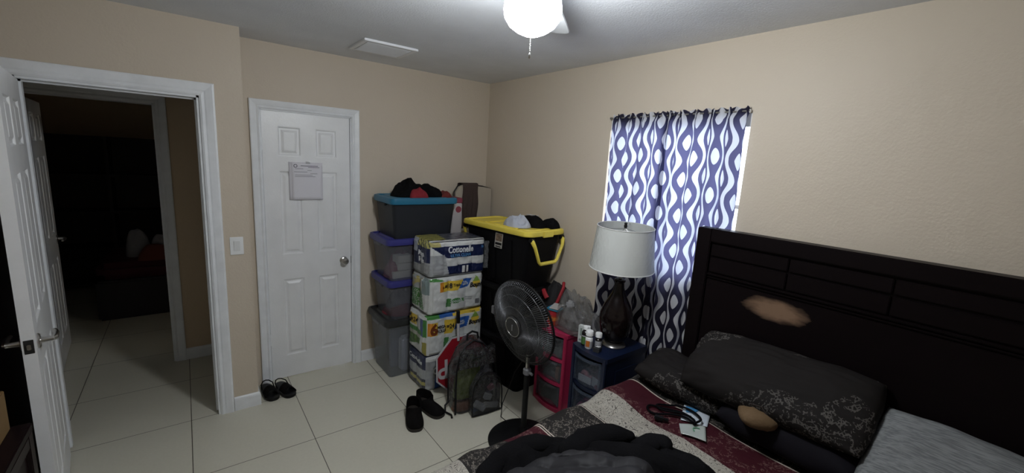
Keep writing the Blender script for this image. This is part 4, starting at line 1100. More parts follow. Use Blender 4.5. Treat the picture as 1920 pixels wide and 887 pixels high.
# drawer contents
def stuffy(lb, nm, pts, z, h, m, s): return tag(pile(nm, m, pts, z, h, s, p=4), lb, 'drawer contents')
SKIN = mat('tan_doll_plastic', (.35, .20, .14), .6); DKC = mat('dark_olive_cloth', (.03, .035, .028), .9, bump=.4)
hb_ = (BCH - .058) / 3; hp_ = (PCH - .058) / 3
def rect(x0, x1, y0, y1): return [(x0, y0), (x0, (y0 + y1) / 2), (x0, y1), (x1, y1), (x1, y0)]
stuffy('dark clothes in the bottom drawer of the pink cart', 'dark_clothes', rect(-.262, -.06, -1.49, -1.28), .036, .11, DKC, 51)
stuffy('grey odds and ends in the middle drawer of the pink cart', 'mixed_items', rect(-.262, -.06, -1.49, -1.28), .036 + hp_, .08, GREYC, 52)
solid('tan_bottle', 'tan plastic bottle upright in the middle drawer of the pink cart', 'drawer contents', (.03, .04, .11), (-.268, -1.45, .046 + hp_ + .0), .3, SKIN, .01)
stuffy('pale cloth in the top drawer of the pink cart', 'pale_cloth', rect(-.262, -.06, -1.49, -1.28), .036 + 2 * hp_, .10, mat('pale_grey_cloth', (.15, .16, .15), .9, bump=.4), 53)
stuffy('pink and grey trinkets in the top drawer of the navy cart', 'trinkets', rect(-.435, -.15, -1.99, -1.80), .036 + 2 * hb_, .09, mat('mixed_red', (.20, .08, .09), .7, var=.9, vscale=40), 54)
solid('white_card_box', 'white card box against the front of the navy cart top drawer', 'drawer contents', (.006, .095, .045), (-.452, -1.86, .040 + 2 * hb_), .1, mat('white_card_small', (.52, .53, .54), .6), .001)
solid('white_leaflet', 'folded white leaflet in the navy cart top drawer, right of the card box', 'drawer contents', (.005, .085, .06), (-.445, -1.95, .040 + 2 * hb_), -.12, mat('grey_leaflet', (.40, .41, .42), .6), .001)
stuffy('pink toys in the middle drawer of the navy cart', 'pink_toys', rect(-.435, -.15, -1.99, -1.80), .036 + hb_, .085, mat('pink_plastic', (.30, .08, .16), .6, var=.5, vscale=25), 55)
stuffy('grey clothes in the bottom drawer of the navy cart', 'grey_clothes', rect(-.435, -.15, -1.99, -1.80), .036, .09, GREYC, 56)

# ------------------------------------------------------------------ lamp
LPX, LPY = -.272, -1.912
lp = thing('table_lamp', 'table lamp with dark bulbous base and pale shade still in plastic wrap', 'lamp', (LPX, LPY, BCH))
LB = mat('dark_bronze_glaze', (.007, .004, .004), .16, 0, coat=0, spec=.35)
mb = MB(); mb.lathe([(.0, 0), (.072, .0), (.075, .006), (.070, .014), (.056, .020), (.060, .030), (.0, .03)], n=48); mb.build('foot', mat('antique_nickel', (.20, .19, .18), .3, .9), lp, True)
mb = MB(); mb.lathe([(.050, .026), (.070, .050), (.092, .095), (.102, .145), (.103, .185), (.098, .215), (.094, .222), (.092, .230), (.080, .262), (.058, .305), (.040, .340), (.030, .375), (.027, .405), (.034, .414), (.034, .424), (.024, .432), (.0, .434)], n=56); mb.build('body', LB, lp, True)
mb = MB(); mb.lathe([(.012, .43), (.012, .47), (.018, .475), (.018, .52), (.0, .522)], n=20); mb.build('socket', CHROME, lp, True)
mb = MB(); mb.lathe([(.006, .52), (.022, .545), (.030, .58), (.024, .61), (.0, .622)], n=20); mb.build('bulb', mat('unlit_bulb', (.7, .7, .7), .3), lp, True)
mb = MB()
for s in (-1, 1): mb.tube([(0, s * .02, .49), (0, s * .06, .54), (0, s * .062, .62), (0, s * .03, .71), (0, 0, .745)], .002, 6)
mb.build('harp', CHROME, lp, True)
mb = MB(); mb.lathe([(.0, .740), (.008, .742), (.011, .755), (.008, .764), (.010, .772), (.0, .778)], n=16); mb.build('finial', mat('black_finial', (.01, .01, .01), .3), lp, True)
SM = bpy.data.materials.new('linen_shade'); N_, L_ = nodes(SM); b_ = N_['Principled BSDF']; b_.inputs['Base Color'].default_value = (.74, .76, .73, 1); b_.inputs['Roughness'].default_value = .8
b_.inputs['Coat Weight'].default_value = .9; b_.inputs['Coat Roughness'].default_value = .10
tc_ = N_.new('ShaderNodeTexCoord'); mp_ = N_.new('ShaderNodeMapping'); mp_.inputs['Scale'].default_value = (6, 6, 5); L_.new(tc_.outputs['Object'], mp_.inputs[0])
n_ = N_.new('ShaderNodeTexNoise'); n_.inputs['Scale'].default_value = 3; n_.inputs['Detail'].default_value = 3; n_.inputs['Distortion'].default_value = 1.5; L_.new(mp_.outputs[0], n_.inputs['Vector'])
bp_ = N_.new('ShaderNodeBump'); bp_.inputs['Strength'].default_value = 1.0; bp_.inputs['Distance'].default_value = .03; L_.new(n_.outputs['Fac'], bp_.inputs['Height']); L_.new(bp_.outputs['Normal'], b_.inputs['Coat Normal'])
t_ = N_.new('ShaderNodeBsdfTranslucent'); t_.inputs['Color'].default_value = (.45, .45, .42, 1); mx_ = N_.new('ShaderNodeMixShader'); mx_.inputs[0].default_value = .3
L_.new(b_.outputs[0], mx_.inputs[1]); L_.new(t_.outputs[0], mx_.inputs[2]); L_.new(mx_.outputs[0], N_['Material Output'].inputs['Surface'])
ST = Matrix.Translation((0, 0, .6)) @ Matrix.Rotation(math.radians(2.5), 4, Vector((1, -.9, 0))) @ Matrix.Translation((0, 0, -.6))
r0, r1, z0, z1 = .192, .166, .498, .752
mb = MB(); mb.lathe([(r0, z0), (r1, z1), (r1 - .003, z1), (r0 - .003, z0), (r0, z0)], n=64, cap=False); sh = mb.build('lamp_shade', SM, lp, 60); sh.matrix_local = ST
mb = MB()
for r, z in ((r0, z0), (r1, z1)): mb.tube([((r) * math.cos(a), (r) * math.sin(a), z) for a in [2 * PI * i / 64 for i in range(64)]], .003, 6, True)
mb.build('shade_trim', mat('shade_trim', (.6, .6, .58), .6), sh, 'all', fix=False)
mb = MB()
for k in range(3):
    a = 2 * PI * k / 3 + .5; mb.tube([(0, 0, .742), (.08 * math.cos(a), .08 * math.sin(a), .735), (.163 * math.cos(a), .163 * math.sin(a), .748)], .0018, 6)
mb.build('spider', CHROME, sh)

# ------------------------------------------------------------------ things on the carts
CZ = BCH
def bottle(name, label, x, y, r, h, body, cap, bands=(), capr=None, caph=.022, group='medicine bottles on the navy cart'):
    t = thing(name, label, 'bottle', (x, y, CZ), 0, group); sh_ = h - caph - .012
    mb = MB(); mb.lathe([(0, 0), (r * .92, 0), (r, .004), (r, sh_ * .9), (r * .92, sh_ * .96), (r * .6, sh_ + .004), (r * .6, sh_ + .012), (0, sh_ + .012)], n=28); mb.build('body', body, t, True)
    cr = capr or r * .75
    mb = MB(); mb.lathe([(0, h - caph), (cr, h - caph), (cr, h - .003), (cr * .92, h), (0, h)], n=28); mb.build('cap', cap, t, True)
    for k, (a, b, m) in enumerate(bands):
        mb = MB(); mb.lathe([(r + .0006, sh_ * a), (r + .0006, sh_ * b)], n=28, cap=False); mb.build('label', m, t, True)
    return t
GL1 = mat('dark_amber', (.012, .010, .010), .2); GREENL = mat('green_label', (.07, .17, .045), .5); ORL = mat('orange_label', (.50, .14, .02), .5); GRYL = mat('pale_label', (.38, .38, .40), .5)
bottle('medicine_bottle', 'dark bottle with green label and white cap on the navy cart', -.432, -1.818, .0235, .122, GL1, WHITEP, ((.12, .62, GREENL), (.65, .74, GRYL)), .016, .020)
bottle('pill_bottle', 'white pill bottle with orange label at the front of the navy cart', -.446, -1.862, .0225, .112, WHITEP, WHITEP, ((.12, .70, GRYL),), .0225, .03)
op = [o for o in bpy.data.objects if o.name.startswith('pill_bottle')][0]
mb = MB(); n = 10
mb.loft([[(.0232 * math.cos(a), .0232 * math.sin(a), z) for a in [PI * .95 + i * .12 for i in range(n)]] for z in (.014, .052)], False, False, False); mb.build('orange_patch', ORL, op, True)
bottle('pill_bottle', 'short dark bottle with pale label and white cap right of the orange-labelled one', -.385, -1.884, .020, .092, GL1, WHITEP, ((.08, .80, GRYL),), .0205, .026)
bottle('pill_bottle', 'small white-capped bottle behind the dark green-labelled bottle', -.395, -1.805, .016, .108, WHITEP, WHITEP, (), .015, .02)
bx = thing('medicine_box', 'tall white medicine box at the left corner of the navy cart', 'box', (-.420, -1.777, CZ), .25)
mb = MB(); mb.box((0, 0, .055), (.026, .040, .110), bev=.001); mb.build('carton', mat('white_carton_print', (.52, .54, .53), .55), bx)
mb = MB(); mb.box((-.0134, 0, .07), (.0006, .012, .05)); mb.box((-.0134, 0, .018), (.0006, .024, .012)); mb.box((0, -.0204, .05), (.010, .0006, .06)); mb.build('print', mat('grey_green_print', (.20, .25, .22), .6), bx)
bb_ = thing('small_box', 'small black box with white flap in front of the lamp foot', 'box', (-.437, -1.925, CZ), .3)
mb = MB(); mb.box((0, 0, .013), (.045, .038, .026), bev=.001); mb.build('carton', mat('black_carton', (.03, .03, .032), .4), bb_)
mb = MB(); mb.box((.004, -.002, .029), (.036, .022, .002), Matrix.Rotation(.25, 3, 'Y')); mb.build('flap', WHITEP, bb_)
# red tub with blue packet
PZ_ = PCH
tub = thing('red_tub', 'red and orange plastic tub on the pink cart beside the fan', 'tub', (-.245, -1.335, PZ_))
mb = MB(); mb.lathe([(0, 0), (.036, 0), (.040, .006), (.040, .085), (0, .085)], n=28); mb.build('body', mat('orange_red', (.42, .05, .02), .35), tub, True)
mb = MB(); mb.lathe([(0, .084), (.043, .084), (.043, .112), (0, .114)], n=28); mb.build('lid', mat('tub_red', (.40, .02, .03), .4), tub, True)
mb = MB(); mb.lathe([(.0405, .045), (.0405, .07)], n=28, cap=False); mb.build('label', mat('tub_band', (.55, .20, .04), .4), tub, True)
pk = solid('blue_packet', 'bright blue packet lying on top of the red tub', 'packet', (.085, .10, .022), (-.243, -1.34, PZ_ + .116), .3, mat('bright_blue_film', (.03, .26, .42), .3, coat=.5), .008)
o = solid('white_envelope', 'white envelope sticking out above the blue packet', 'envelope', (.10, .07, .004), (-.235, -1.345, PZ_ + .141), .4, mat('envelope_white', (.40, .38, .36), .7), .0005); o.rotation_euler = (0, -.12, .4)
# plastic bag on the pink cart
BAGM = clear_mat('crinkly_grey_bag', (.26, .25, .24), .42, .14, 1.0, .9)
pbag = thing('plastic_bag', 'crumpled clear plastic bag of odds and ends on the pink cart', 'plastic bag', (0, 0, 0))
o = pile('bag', BAGM, [(-.275, -1.42), (-.25, -1.36), (-.14, -1.33), (-.03, -1.40), (-.03, -1.55), (-.08, -1.66), (-.20, -1.65), (-.27, -1.57)], PZ_ + .002, .24, 61, p=6, ridge=.34, fs=11, nr=34, nt=110); o.parent = pbag
mb = MB()
for k in range(5):
    a = .6 + k * .5
    mb.grid(lambda s, t: (-.16 + .05 * math.cos(a) + (s - .5) * .09, -1.46 + .07 * math.sin(a * 1.7) + (t) * .04 + .02 * nz(s * 3, t * 3, k), PZ_ + .20 + .11 * t + .03 * nz(s * 4, t * 4, k + 9)), 8, 10)
mb.b.free()
tag(pile('bag_contents', mat('bag_contents', (.17, .16, .16), .8, var=.8, vscale=22), [(-.22, -1.42), (-.20, -1.36), (-.12, -1.34), (-.09, -1.42), (-.10, -1.52), (-.20, -1.52)], PZ_ + .004, .20, 62), 'grey and brown odds and ends inside the clear plastic bag', 'bag contents')
solid('white_receipt', 'crumpled white paper in the clear plastic bag', 'paper', (.05, .06, .05), (-.205, -1.455, PZ_ + .165), .6, mat('receipt_white', (.55, .55, .58), .6), .014)
# black bag with red straps wedged between totes and cart
dbag = thing('duffel_bag', 'black bag with red straps squeezed between the totes and the pink cart', 'bag', (0, 0, 0))
o = pile('bag_body', mat('black_canvas', (.011, .010, .011), .85, bump=.4, bscale=40), [(-.20, -1.17), (-.16, -1.13), (-.06, -1.14), (-.02, -1.22), (-.04, -1.30), (-.16, -1.29), (-.22, -1.24)], PZ_ + .002, .31, 71, p=3, ridge=.2); o.parent = dbag
mb = MB(); mb.tube([(-.20, -1.285, PZ_ + .10), (-.17, -1.30, PZ_ + .18), (-.13, -1.30, PZ_ + .26), (-.10, -1.27, PZ_ + .285)], .012, 8); mb.build('red_strap', mat('red_webbing', (.30, .010, .018), .6), dbag, True)
mb = MB(); mb.tube([(-.222, -1.225, PZ_ + .17), (-.225, -1.20, PZ_ + .20), (-.21, -1.17, PZ_ + .215)], .018, 8); mb.build('red_strap', bpy.data.materials['red_webbing'], dbag, True)

# ------------------------------------------------------------------ bed
BZ = .600
bed = thing('bed', 'dark espresso bed with tall panelled headboard against the window wall', 'bed', (0, 0, 0))
HY0, HY1, HZ = -3.935, -2.315, 1.500; HXF, HXB = -.190, -.112
mb = MB()
mb.box(((HXF + HXB) / 2, HY1 - .038, HZ / 2), (HXB - HXF, .076, HZ), bev=.004); mb.box(((HXF + HXB) / 2, HY0 + .038, HZ / 2), (HXB - HXF, .076, HZ), bev=.004)
mb.box(((HXF + HXB) / 2, (HY0 + HY1) / 2, HZ - .034), (HXB - HXF, HY1 - HY0 - .15, .068), bev=.004)
xf = HXF + .018; cy_, wy = (HY0 + HY1) / 2, HY1 - HY0 - .152
mb.box((xf + .02, cy_, (.25 + HZ - .066) / 2), (.03, wy, HZ - .066 - .25))
seg = 4
mb2 = mb
for (za, zb_, x_) in ((1.358, 1.422, xf), (1.272, 1.352, xf)):
    for k in range(seg):
        ya = HY1 - .080 - wy / seg * k; mb2.box((x_, ya - wy / seg / 2 + .002, (za + zb_) / 2), (.016, wy / seg - .006, zb_ - za - .004), bev=.003)
mb2.box((xf - .006, cy_, 1.262), (.022, wy, .012), bev=.004); mb2.box((xf - .002, cy_, 1.245), (.016, wy, .008), bev=.003)
mb2.box((xf, cy_, .90), (.014, wy - .004, .67), bev=.003)
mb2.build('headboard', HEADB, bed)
for s, yy in ((1, -2.335), (-1, -3.905)):
    mb = MB(); mb.box((-1.16, yy, .27), (1.95, .035, .16), bev=.004); mb.build('side_rail', ESPRESSO, bed)
mb = MB(); mb.box((-2.15, cy_, .30), (.045, 1.60, .30), bev=.005); mb.build('footboard', ESPRESSO, bed)
for x in (-2.14,):
    for yy in (-2.34, -3.90): mb = MB(); mb.box((x, yy, .10), (.06, .06, .20), bev=.004); mb.build('leg', ESPRESSO, bed)
mt = MB(); mt.box((-1.16, cy_, .46), (1.90, 1.50, .24), bev=.05); tag(mt.build('mattress', mat('mattress_ticking', (.45, .44, .42), .9), None, True), 'mattress under the striped comforter', 'mattress')
def bedz(x, y):
    w = .020 * nz(x, y, 5, 2.6) + .012 * nz(x, y, 1, 6.5) + .009 * (1 - 2 * abs(nz(x, y, 9, 4.5)))
    z = BZ + .006 + w
    e = (y + 2.25) / .12
    if e > 0: z -= .012 * min(1, e) ** 2
    z += .030 * max(0, 1 - ((x + .42) / .34) ** 2) * max(0, 1 - ((y + 2.22) / .22) ** 2)
    return z
def comf(s, t):
    x = -.215 - s * 2.00
    L0 = 1.62; tt = t * (L0 + .42)
    edge = -2.145 + .035 * nz(x, 0, 3, 3.2) + .015 * nz(x, 1, 2, 9)
    if tt < L0: y = -3.86 + tt * ((edge - .07) + 3.86) / L0; z = bedz(x, y)
    else:
        a = (tt - L0); zt = bedz(x, edge - .07)
        if a < .13: an = a / .13 * PI / 2; y = edge - .07 + .083 * math.sin(an); z = zt - .083 * (1 - math.cos(an))
        else: y = edge + .013 + .022 * math.sin(x * 19 + 2 * nz(x, 2, 2, 4)) * min(1, (a - .13) / .12) + (a - .13) * .05; z = zt - .083 - (a - .13)
    x += .020 * nz(x, y, 4, 4)
    return (x, y, z)
mb = MB(); mb.grid(comf, 190, 170, lambda a, b: (.025 + a * 2.0 + .022 * nz(a * 2, b * 2, 8, 2.6), b * 2.04))
cf = mb.build('comforter', bedspread_mat(), None, 'all'); md = cf.modifiers.new('s', 'SOLIDIFY'); md.thickness = .016; md.offset = -1
tag(cf, 'striped comforter of dark floral, maroon and cream bands spread over the bed', 'comforter')

def pillow(name, label, m, w, h, th, loc, rot, seed, flange=0):
    b = MB()
    def P(s, t, sg):
        u, v = 2 * s - 1, 2 * t - 1
        q = (max(0, 1 - abs(u) ** 3.2) * max(0, 1 - abs(v) ** 3.0)) ** .5
        pin = 1 - .07 * (abs(u) ** 2) * (abs(v) ** 2) - .035 * (1 - abs(u)) * (abs(v) ** 3) - .035 * (1 - abs(v)) * abs(u) ** 3
        fold = .012 * nz(u, v, seed, 2.4) + .006 * nz(u * 2, v * 5, seed + 4, 2.2) + .008 * (1 - 2 * abs(nz(u, v, seed + 7, 1.9)))
        return (u * w / 2 * pin, v * h / 2 * pin, sg * (th / 2 * q) + fold)
    b.grid(lambda s, t: P(s, t, 1), 60, 44); b.grid(lambda s, t: P(s, t, -1), 60, 44)
    o = b.build(name, m, None, 'all'); o.location = loc; o.rotation_euler = rot
    return tag(o, label, 'pillow')
PILM = pillow_mat(); HEA = heather_mat()
# lying pillow at the left, then one propped on it, then the grey one
pillow('pillow', 'charcoal floral pillow lying flat at the window end of the bed', PILM, .50, .32, .14, (-.290, -2.425, .700), (math.radians(8), math.radians(4), math.radians(-84)), 3)
pillow('pillow', 'charcoal floral pillow propped against the headboard on top of the others', PILM, .77, .36, .17, (-.325, -2.820, .880), (math.radians(38), math.radians(-3), math.radians(-91)), 6)
pillow('pillow', 'dark pillow lying beneath the propped charcoal pillow', mat('dark_navy_case', (.008, .007, .010), .8, spec=.1), .56, .30, .17, (-.335, -2.93, .695), (math.radians(3), math.radians(2), math.radians(88)), 8)
pillow('pillow', 'heathered light grey pillow leaning at the far right of the headboard', HEA, .76, .46, .18, (-.385, -3.545, .775), (math.radians(40), math.radians(2), math.radians(-90)), 11)

# tan slipper-like pouch
tan = mat('tan_suede', (.13, .078, .036), .85, bump=.3, bscale=60)
ta = thing('tan_pouch', 'tan suede pouch lying on the comforter in front of the propped pillow', 'pouch', (-.450, -2.805, .085))
mb = MB(); L = []
for k in range(15):
    f = k / 14; w_ = .028 + .044 * min(1, f * 1.35) ** 1.2 ; hh_ = .022 + .016 * math.sin(f * PI * .6); L.append([])
    cxk, cyk = .195 - f * .27, .115 - f * .185
    for i in range(24):
        a = 2 * PI * i / 24
        p = Vector((.55, .83, 0)) * 0 + Vector((-.55, .835, 0)) * (math.cos(a) * w_)
        sc_ = .08 if k in (0, ) else (.5 if k == 14 else (.93 if k == 13 else 1))
        L[-1].append((cxk + p.x * sc_, cyk + p.y * sc_, .690 + hh_ * math.sin(a) * sc_ + .006 * nz(cxk + p.x, cyk + p.y, a, 30)))
mb.loft(L); mb.build('body', tan, ta, 'all')
mb = MB(); mb.tube([(-.06 - .55 * -.055, -.06 - .835 * .055 + .02, .705), (-.03, -.045, .748), (-.0 - .03, .0, .738)], .004, 6); mb.build('seam', mat('dark_seam', (.02, .012, .01), .8), ta, True)

# card, badge, lanyard
cz = lambda x, y: bedz(x, y) + .003
def on_bed_sheet(name, label, cat, pts, m, up=.004, th=.002):
    (x0, y0), (x1, y1), (x2, y2), (x3, y3) = pts; mb = MB()
    def f(s, t):
        x = (x0 * (1 - s) + x1 * s) * (1 - t) + (x3 * (1 - s) + x2 * s) * t; y = (y0 * (1 - s) + y1 * s) * (1 - t) + (y3 * (1 - s) + y2 * s) * t
        return (x, y, cz(x, y) + up)
    mb.grid(f, 12, 12); o = mb.build(name, m, None, 'all'); o.modifiers.new('s', 'SOLIDIFY').thickness = th
    return tag(o, label, cat) if label else o
wc = on_bed_sheet('leaflet', 'white leaflet with blue triangle on the maroon band of the comforter', 'leaflet', [(-.400, -2.480), (-.350, -2.594), (-.500, -2.653), (-.545, -2.547)], mat('leaflet_paper', (.55, .60, .66), .5), .006)
tri = on_bed_sheet('blue_triangle', None, None, [(-.420, -2.500), (-.392, -2.560), (-.450, -2.560), (-.470, -2.530)], mat('leaflet_blue', (.06, .22, .42), .5), .010, .001); tri.parent = wc
badge = on_bed_sheet('id_badge', 'plastic badge holder with green curve lying below the white leaflet', 'badge', [(-.580, -2.560), (-.512, -2.650), (-.605, -2.705), (-.642, -2.607)], mat('badge_card', (.42, .46, .43), .25, coat=.8), .012)
mb = MB(); mb.tube([(-.575 + .02 * math.cos(a), -2.655 + .028 * math.sin(a), cz(-.575, -2.655) + .017) for a in [.3 + i * .3 for i in range(9)]], .0022, 5); mb.build('green_curve', mat('badge_green', (.10, .30, .17), .5), badge, True)
mb = MB()
def lz(x, y, u=.010): return (x, y, cz(x, y) + u)
LP1 = [(-.560, -2.62, .024), (-.525, -2.60, .022), (-.510, -2.54, .020), (-.512, -2.48, .012), (-.530, -2.43, .009), (-.560, -2.395, .009), (-.592, -2.395, .009), (-.600, -2.425, .009), (-.575, -2.460, .009), (-.545, -2.500, .012), (-.535, -2.560, .020), (-.555, -2.62, .026)]
LP2 = [(-.560, -2.62, .028), (-.500, -2.62, .026), (-.462, -2.56, .022), (-.462, -2.49, .020), (-.480, -2.430, .009), (-.520, -2.405, .010), (-.545, -2.425, .012), (-.545, -2.465, .014), (-.525, -2.53, .022), (-.520, -2.59, .026)]
def smooth_path(P_):
    out = []
    for i in range(len(P_) - 1):
        a, b, c, d = (Vector(P_[max(0, min(len(P_) - 1, i + j))]) for j in (-1, 0, 1, 2))
        for k in range(5):
            f = k / 5; out.append(.5 * ((2 * b) + (c - a) * f + (2 * a - 5 * b + 4 * c - d) * f * f + (3 * b - a - 3 * c + d) * f ** 3))
    return out
for P_ in (LP1, LP2): mb.tube([lz(q.x, q.y, q.z) for q in smooth_path(P_)], .0052, 8)
ly = mb.build('lanyard', mat('black_cord', (.004, .004, .005), .8, spec=.05), None, True); tag(ly, 'black cord lanyard looped across the cream and maroon bands', 'lanyard')
mb = MB(); mb.box(lz(-.612, -2.475, .014), (.028, .042, .016), Matrix.Rotation(.5, 3, 'Z'), bev=.004); mb.box(lz(-.600, -2.505, .014), (.016, .024, .012), Matrix.Rotation(.5, 3, 'Z'), bev=.003)
tag(mb.build('lanyard_clip', BLACKP, None), 'black plastic clip beside the lanyard loops', 'clip')

# jackets heaped on the bed
hood_pts = [(-.745, -2.76), (-.800, -2.60), (-.880, -2.47), (-1.05, -2.40), (-1.22, -2.31), (-1.38, -2.25), (-1.56, -2.34), (-1.66, -2.46), (-1.62, -2.66), (-1.45, -2.86), (-1.25, -3.02), (-1.0, -3.05), (-.80, -2.94)]
hd = pile('black_hoodie', BLACKC, hood_pts, 0, .105, 81, p=3.2, ridge=.62, fs=5.2, zf=bedz, nr=60, nt=190, lo=.003)
tag(hd, 'black fleece hoodie heaped across the middle of the bed', 'jacket')
def roll(name, pts, r, parent, m, seed, n=40, fl=.7):
    P_ = smooth_path([(x, y, z) for x, y, z in pts]); mb = MB(); L = []
    for i, p in enumerate(P_):
        t = (P_[min(i + 1, len(P_) - 1)] - P_[max(i - 1, 0)]).normalized(); a = t.cross(Vector((0, 0, 1))).normalized(); f = i / (len(P_) - 1)
        rr = r * (.35 + .65 * math.sin(min(1, f * 5, (1 - f) * 5) * PI / 2)) * (1 + .25 * nz(f * 4, seed, 0, 2)); c = Vector((p.x, p.y, bedz(p.x, p.y) + p.z))
        L.append([c + a * math.cos(q) * rr * (1 + .12 * nz(f * 9, math.cos(q), seed, 3)) + Vector((0, 0, 1)) * (math.sin(q) * rr * fl * (1 + .2 * nz(f * 11, math.sin(q), seed + 3, 3))) for q in [2 * PI * k / 22 for k in range(22)]])
    mb.loft(L); return mb.build(name, m, parent, 'all')
roll('hood', [(-.88, -2.52, .06), (-1.02, -2.47, .085), (-1.16, -2.46, .085), (-1.27, -2.52, .07), (-1.24, -2.62, .06), (-1.10, -2.64, .055)], .055, hd, BLACKC, 3)
roll('sleeve', [(-1.15, -2.50, .09), (-1.05, -2.60, .09), (-.97, -2.72, .08), (-.92, -2.86, .06), (-.98, -2.97, .05)], .055, hd, BLACKC, 6)
roll('sleeve', [(-.80, -2.66, .045), (-.84, -2.60, .055), (-.93, -2.60, .065), (-.93, -2.74, .06), (-.84, -2.82, .05)], .045, hd, BLACKC, 9)
roll('hem', [(-1.60, -2.40, .03), (-1.45, -2.33, .05), (-1.30, -2.34, .06), (-1.18, -2.40, .05)], .045, hd, BLACKC, 12)
# quilted puffer: bands bulging between stitch lines
pts_ = [(-1.07, -2.76), (-1.09, -2.60), (-1.19, -2.47), (-1.35, -2.41), (-1.53, -2.43), (-1.67, -2.53), (-1.74, -2.70), (-1.70, -2.88), (-1.52, -3.00), (-1.32, -3.00), (-1.22, -2.86)]
pj_ = pile('puffer_jacket', PUFF, pts_, 0, .165, 88, p=5, ridge=.10, fs=5, zf=bedz, nr=60, nt=170, lo=.012)
for v in pj_.data.vertices:
    x, y, z = v.co; h_ = z - bedz(x, y)
    if h_ > .02:
        wv_ = abs(math.sin(((x * .80 + y * .62) + .03 * nz(x, y, 2, 6)) * PI / .095)); w2 = abs(math.sin(((x * -.55 + y * .8) + .03 * nz(x, y, 6, 5)) * PI / .21))
        v.co.z += .022 * (wv_ ** .5 - .7) + .014 * (w2 ** .45 - .8) + .006 * nz(x, y, z, 28)
tag(pj_, 'charcoal puffer jacket on top of the black hoodie at the front', 'jacket')

# ------------------------------------------------------------------ furniture at the left edge
dr = thing('dresser', 'dark wooden dresser at the left beside the open door', 'dresser', (-3.06, -1.82, 0))
DW, DD, DH = .44, 1.00, .75
mb = MB(); mb.box((0, 0, DH - .015), (DW, DD, .03), bev=.004); mb.build('top', ESPRESSO, dr)
mb = MB(); mb.box((0, 0, DH / 2 - .01), (DW - .03, DD - .03, DH - .03)); mb.build('carcass', ESPRESSO, dr)
mb = MB()
for s in (-1, 1): mb.box((DW / 2 - .010, s * (DD / 2 - .025), DH / 2 - .015), (.016, .045, DH - .03), bev=.003)
mb.box((DW / 2 - .010, 0, DH - .055), (.016, DD - .10, .045), bev=.003); mb.box((DW / 2 - .010, 0, .05), (.016, DD - .10, .06), bev=.003); mb.build('side_frame', mat('espresso_wood_light', (.016, .010, .010), .4, spec=.2), dr)
for k in range(3):
    mb = MB(); mb.box((-DW / 2 - .002, 0, .14 + k * .215), (.02, DD - .06, .20), bev=.004); dq = mb.build('drawer', ESPRESSO, dr)
    mb = MB(); mb.lathe([(.006, 0), (.006, .015), (.014, .02), (.012, .028), (0, .03)], (-DW / 2 - .012, 0, .14 + k * .215), 16, Matrix.Rotation(-PI / 2, 3, 'Y')); mb.build('knob', CHROME, dq, True)
solid('tan_carton', 'tan cardboard carton on the dresser at the left edge', 'box', (.10, .16, .15), (-2.938, -1.42, DH), .0, mat('tan_card', (.17, .10, .035), .7), .003)
wr = thing('wardrobe', 'dark reddish wooden cabinet behind the open white door', 'wardrobe', (-3.33, -.66, 0))
MAH = mat('mahogany', (.028, .009, .010), .35, var=.3, vscale=5, spec=.15)
mb = MB(); mb.box((0, 0, .80), (.56, .60, 1.56), bev=.004); mb.build('carcass', MAH, wr)
mb = MB(); mb.box((0, -.0, 1.60), (.60, .64, .04), bev=.006); mb.build('top', MAH, wr)
for s in (-1, 1):
    mb = MB(); mb.box((s * .14, -.306, .80), (.265, .018, 1.50), bev=.004); dq = mb.build('door', MAH, wr)
    mb = MB(); mb.lathe([(.006, 0), (.006, .012), (.012, .02), (0, .024)], (s * .03, -.315, .85), 16, Matrix.Rotation(PI / 2, 3, 'X')); mb.build('knob', CHROME, dq, True)

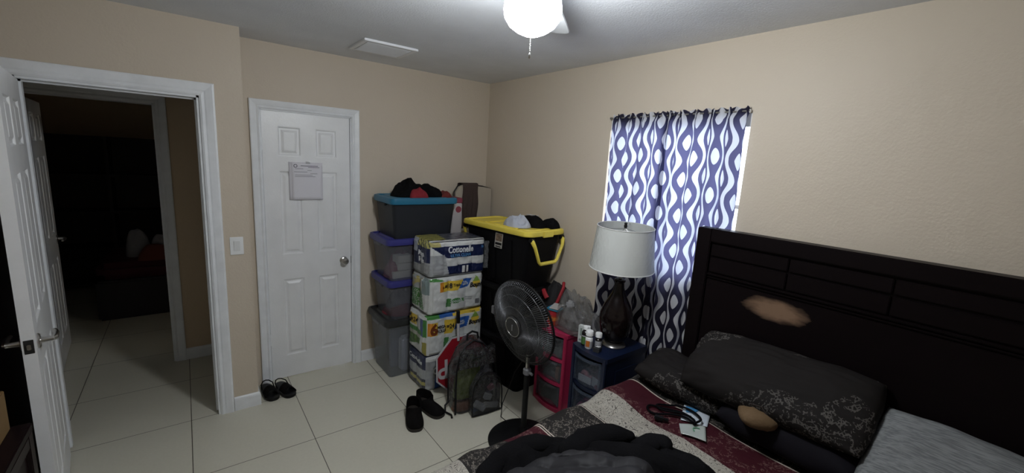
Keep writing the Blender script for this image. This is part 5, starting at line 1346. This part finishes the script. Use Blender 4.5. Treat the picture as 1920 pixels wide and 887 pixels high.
# ------------------------------------------------------------------ the dark room
sh_ = thing('shelf_unit', 'dark tall shelf unit along the back of the unlit room', 'shelf unit', (-3.05, 3.55, 0))
DKW = mat('dark_stained_wood', (.012, .008, .010), .6)
mb = MB()
for s in (-1, 0, 1): mb.box((s * .82, 0, .9), (.03, .40, 1.80), bev=.002)
mb.box((0, .19, .9), (1.64, .02, 1.80)); mb.build('sides', DKW, sh_)
for k in range(5): mb = MB(); mb.box((0, 0, .06 + k * .43), (1.62, .39, .025), bev=.002); mb.build('shelf', DKW, sh_)
db_ = thing('low_bed', 'low dark bed covered in a dark red blanket in the unlit room', 'bed', (-2.50, 2.55, 0))
mb = MB(); mb.box((0, 0, .20), (1.20, .95, .40), bev=.02); mb.build('frame', DKW, db_)
mb = MB(); mb.box((0, 0, .48), (1.18, .93, .18), bev=.06); mb.build('mattress', mat('wine_blanket', (.05, .006, .012), .9), db_, True)
for lb, m, pts, z, h, s in (('white soft toy on the dark bed, farther from the door frame', mat('white_plush', (.30, .30, .32), .95, bump=.4), [(-2.87, 2.35), (-2.87, 2.52), (-2.72, 2.55), (-2.68, 2.38), (-2.78, 2.30)], .575, .36, 91),
                       ('pale soft toy nearest the hall door frame in the unlit room', mat('grey_plush', (.22, .22, .24), .95, bump=.4), [(-2.66, 2.20), (-2.66, 2.36), (-2.54, 2.38), (-2.50, 2.24)], .575, .22, 92),
                       ('reddish brown bundle lying on the dark bed by the door frame', mat('rust_cloth', (.13, .035, .02), .95, bump=.4), [(-2.74, 2.10), (-2.74, 2.22), (-2.50, 2.24), (-2.46, 2.12)], .575, .16, 93)):
    tag(pile('soft_toy' if 'toy' in lb else 'cloth_bundle', m, pts, z, h, s, p=2, ridge=.15), lb, 'soft toy' if 'toy' in lb else 'clothes')

# ------------------------------------------------------------------ light, sky, camera
w = bpy.data.worlds.new('sky'); bpy.context.scene.world = w; w.use_nodes = True
w.node_tree.nodes['Background'].inputs[0].default_value = (.80, .88, 1.0, 1); w.node_tree.nodes['Background'].inputs[1].default_value = .85
cam = bpy.data.cameras.new('camera'); co = bpy.data.objects.new('camera', cam); C.objects.link(co)
cam.sensor_width = 36; cam.lens = 14.855; cam.clip_start = .02; cam.shift_y = 0
F = Vector((.60520, .77639, -.17592)); Rt = Vector((.79358, -.60586, .05621)); U = Vector((.06294, .17363, .98280))
Mc = Matrix((Rt, U, -F)).transposed().to_4x4(); Mc.translation = Vector((-2.3389, -3.4682, 1.7877)); co.matrix_world = Mc
sc = bpy.context.scene; sc.camera = co
sc.view_settings.view_transform = 'Standard'; sc.view_settings.look = 'None'; sc.view_settings.exposure = 2.6; sc.view_settings.gamma = 1; sc.view_settings.use_curve_mapping = False
sc.cycles.max_bounces = 8; sc.cycles.transparent_max_bounces = 24; sc.cycles.caustics_reflective = False; sc.cycles.caustics_refractive = False; sc.cycles.sample_clamp_indirect = 4
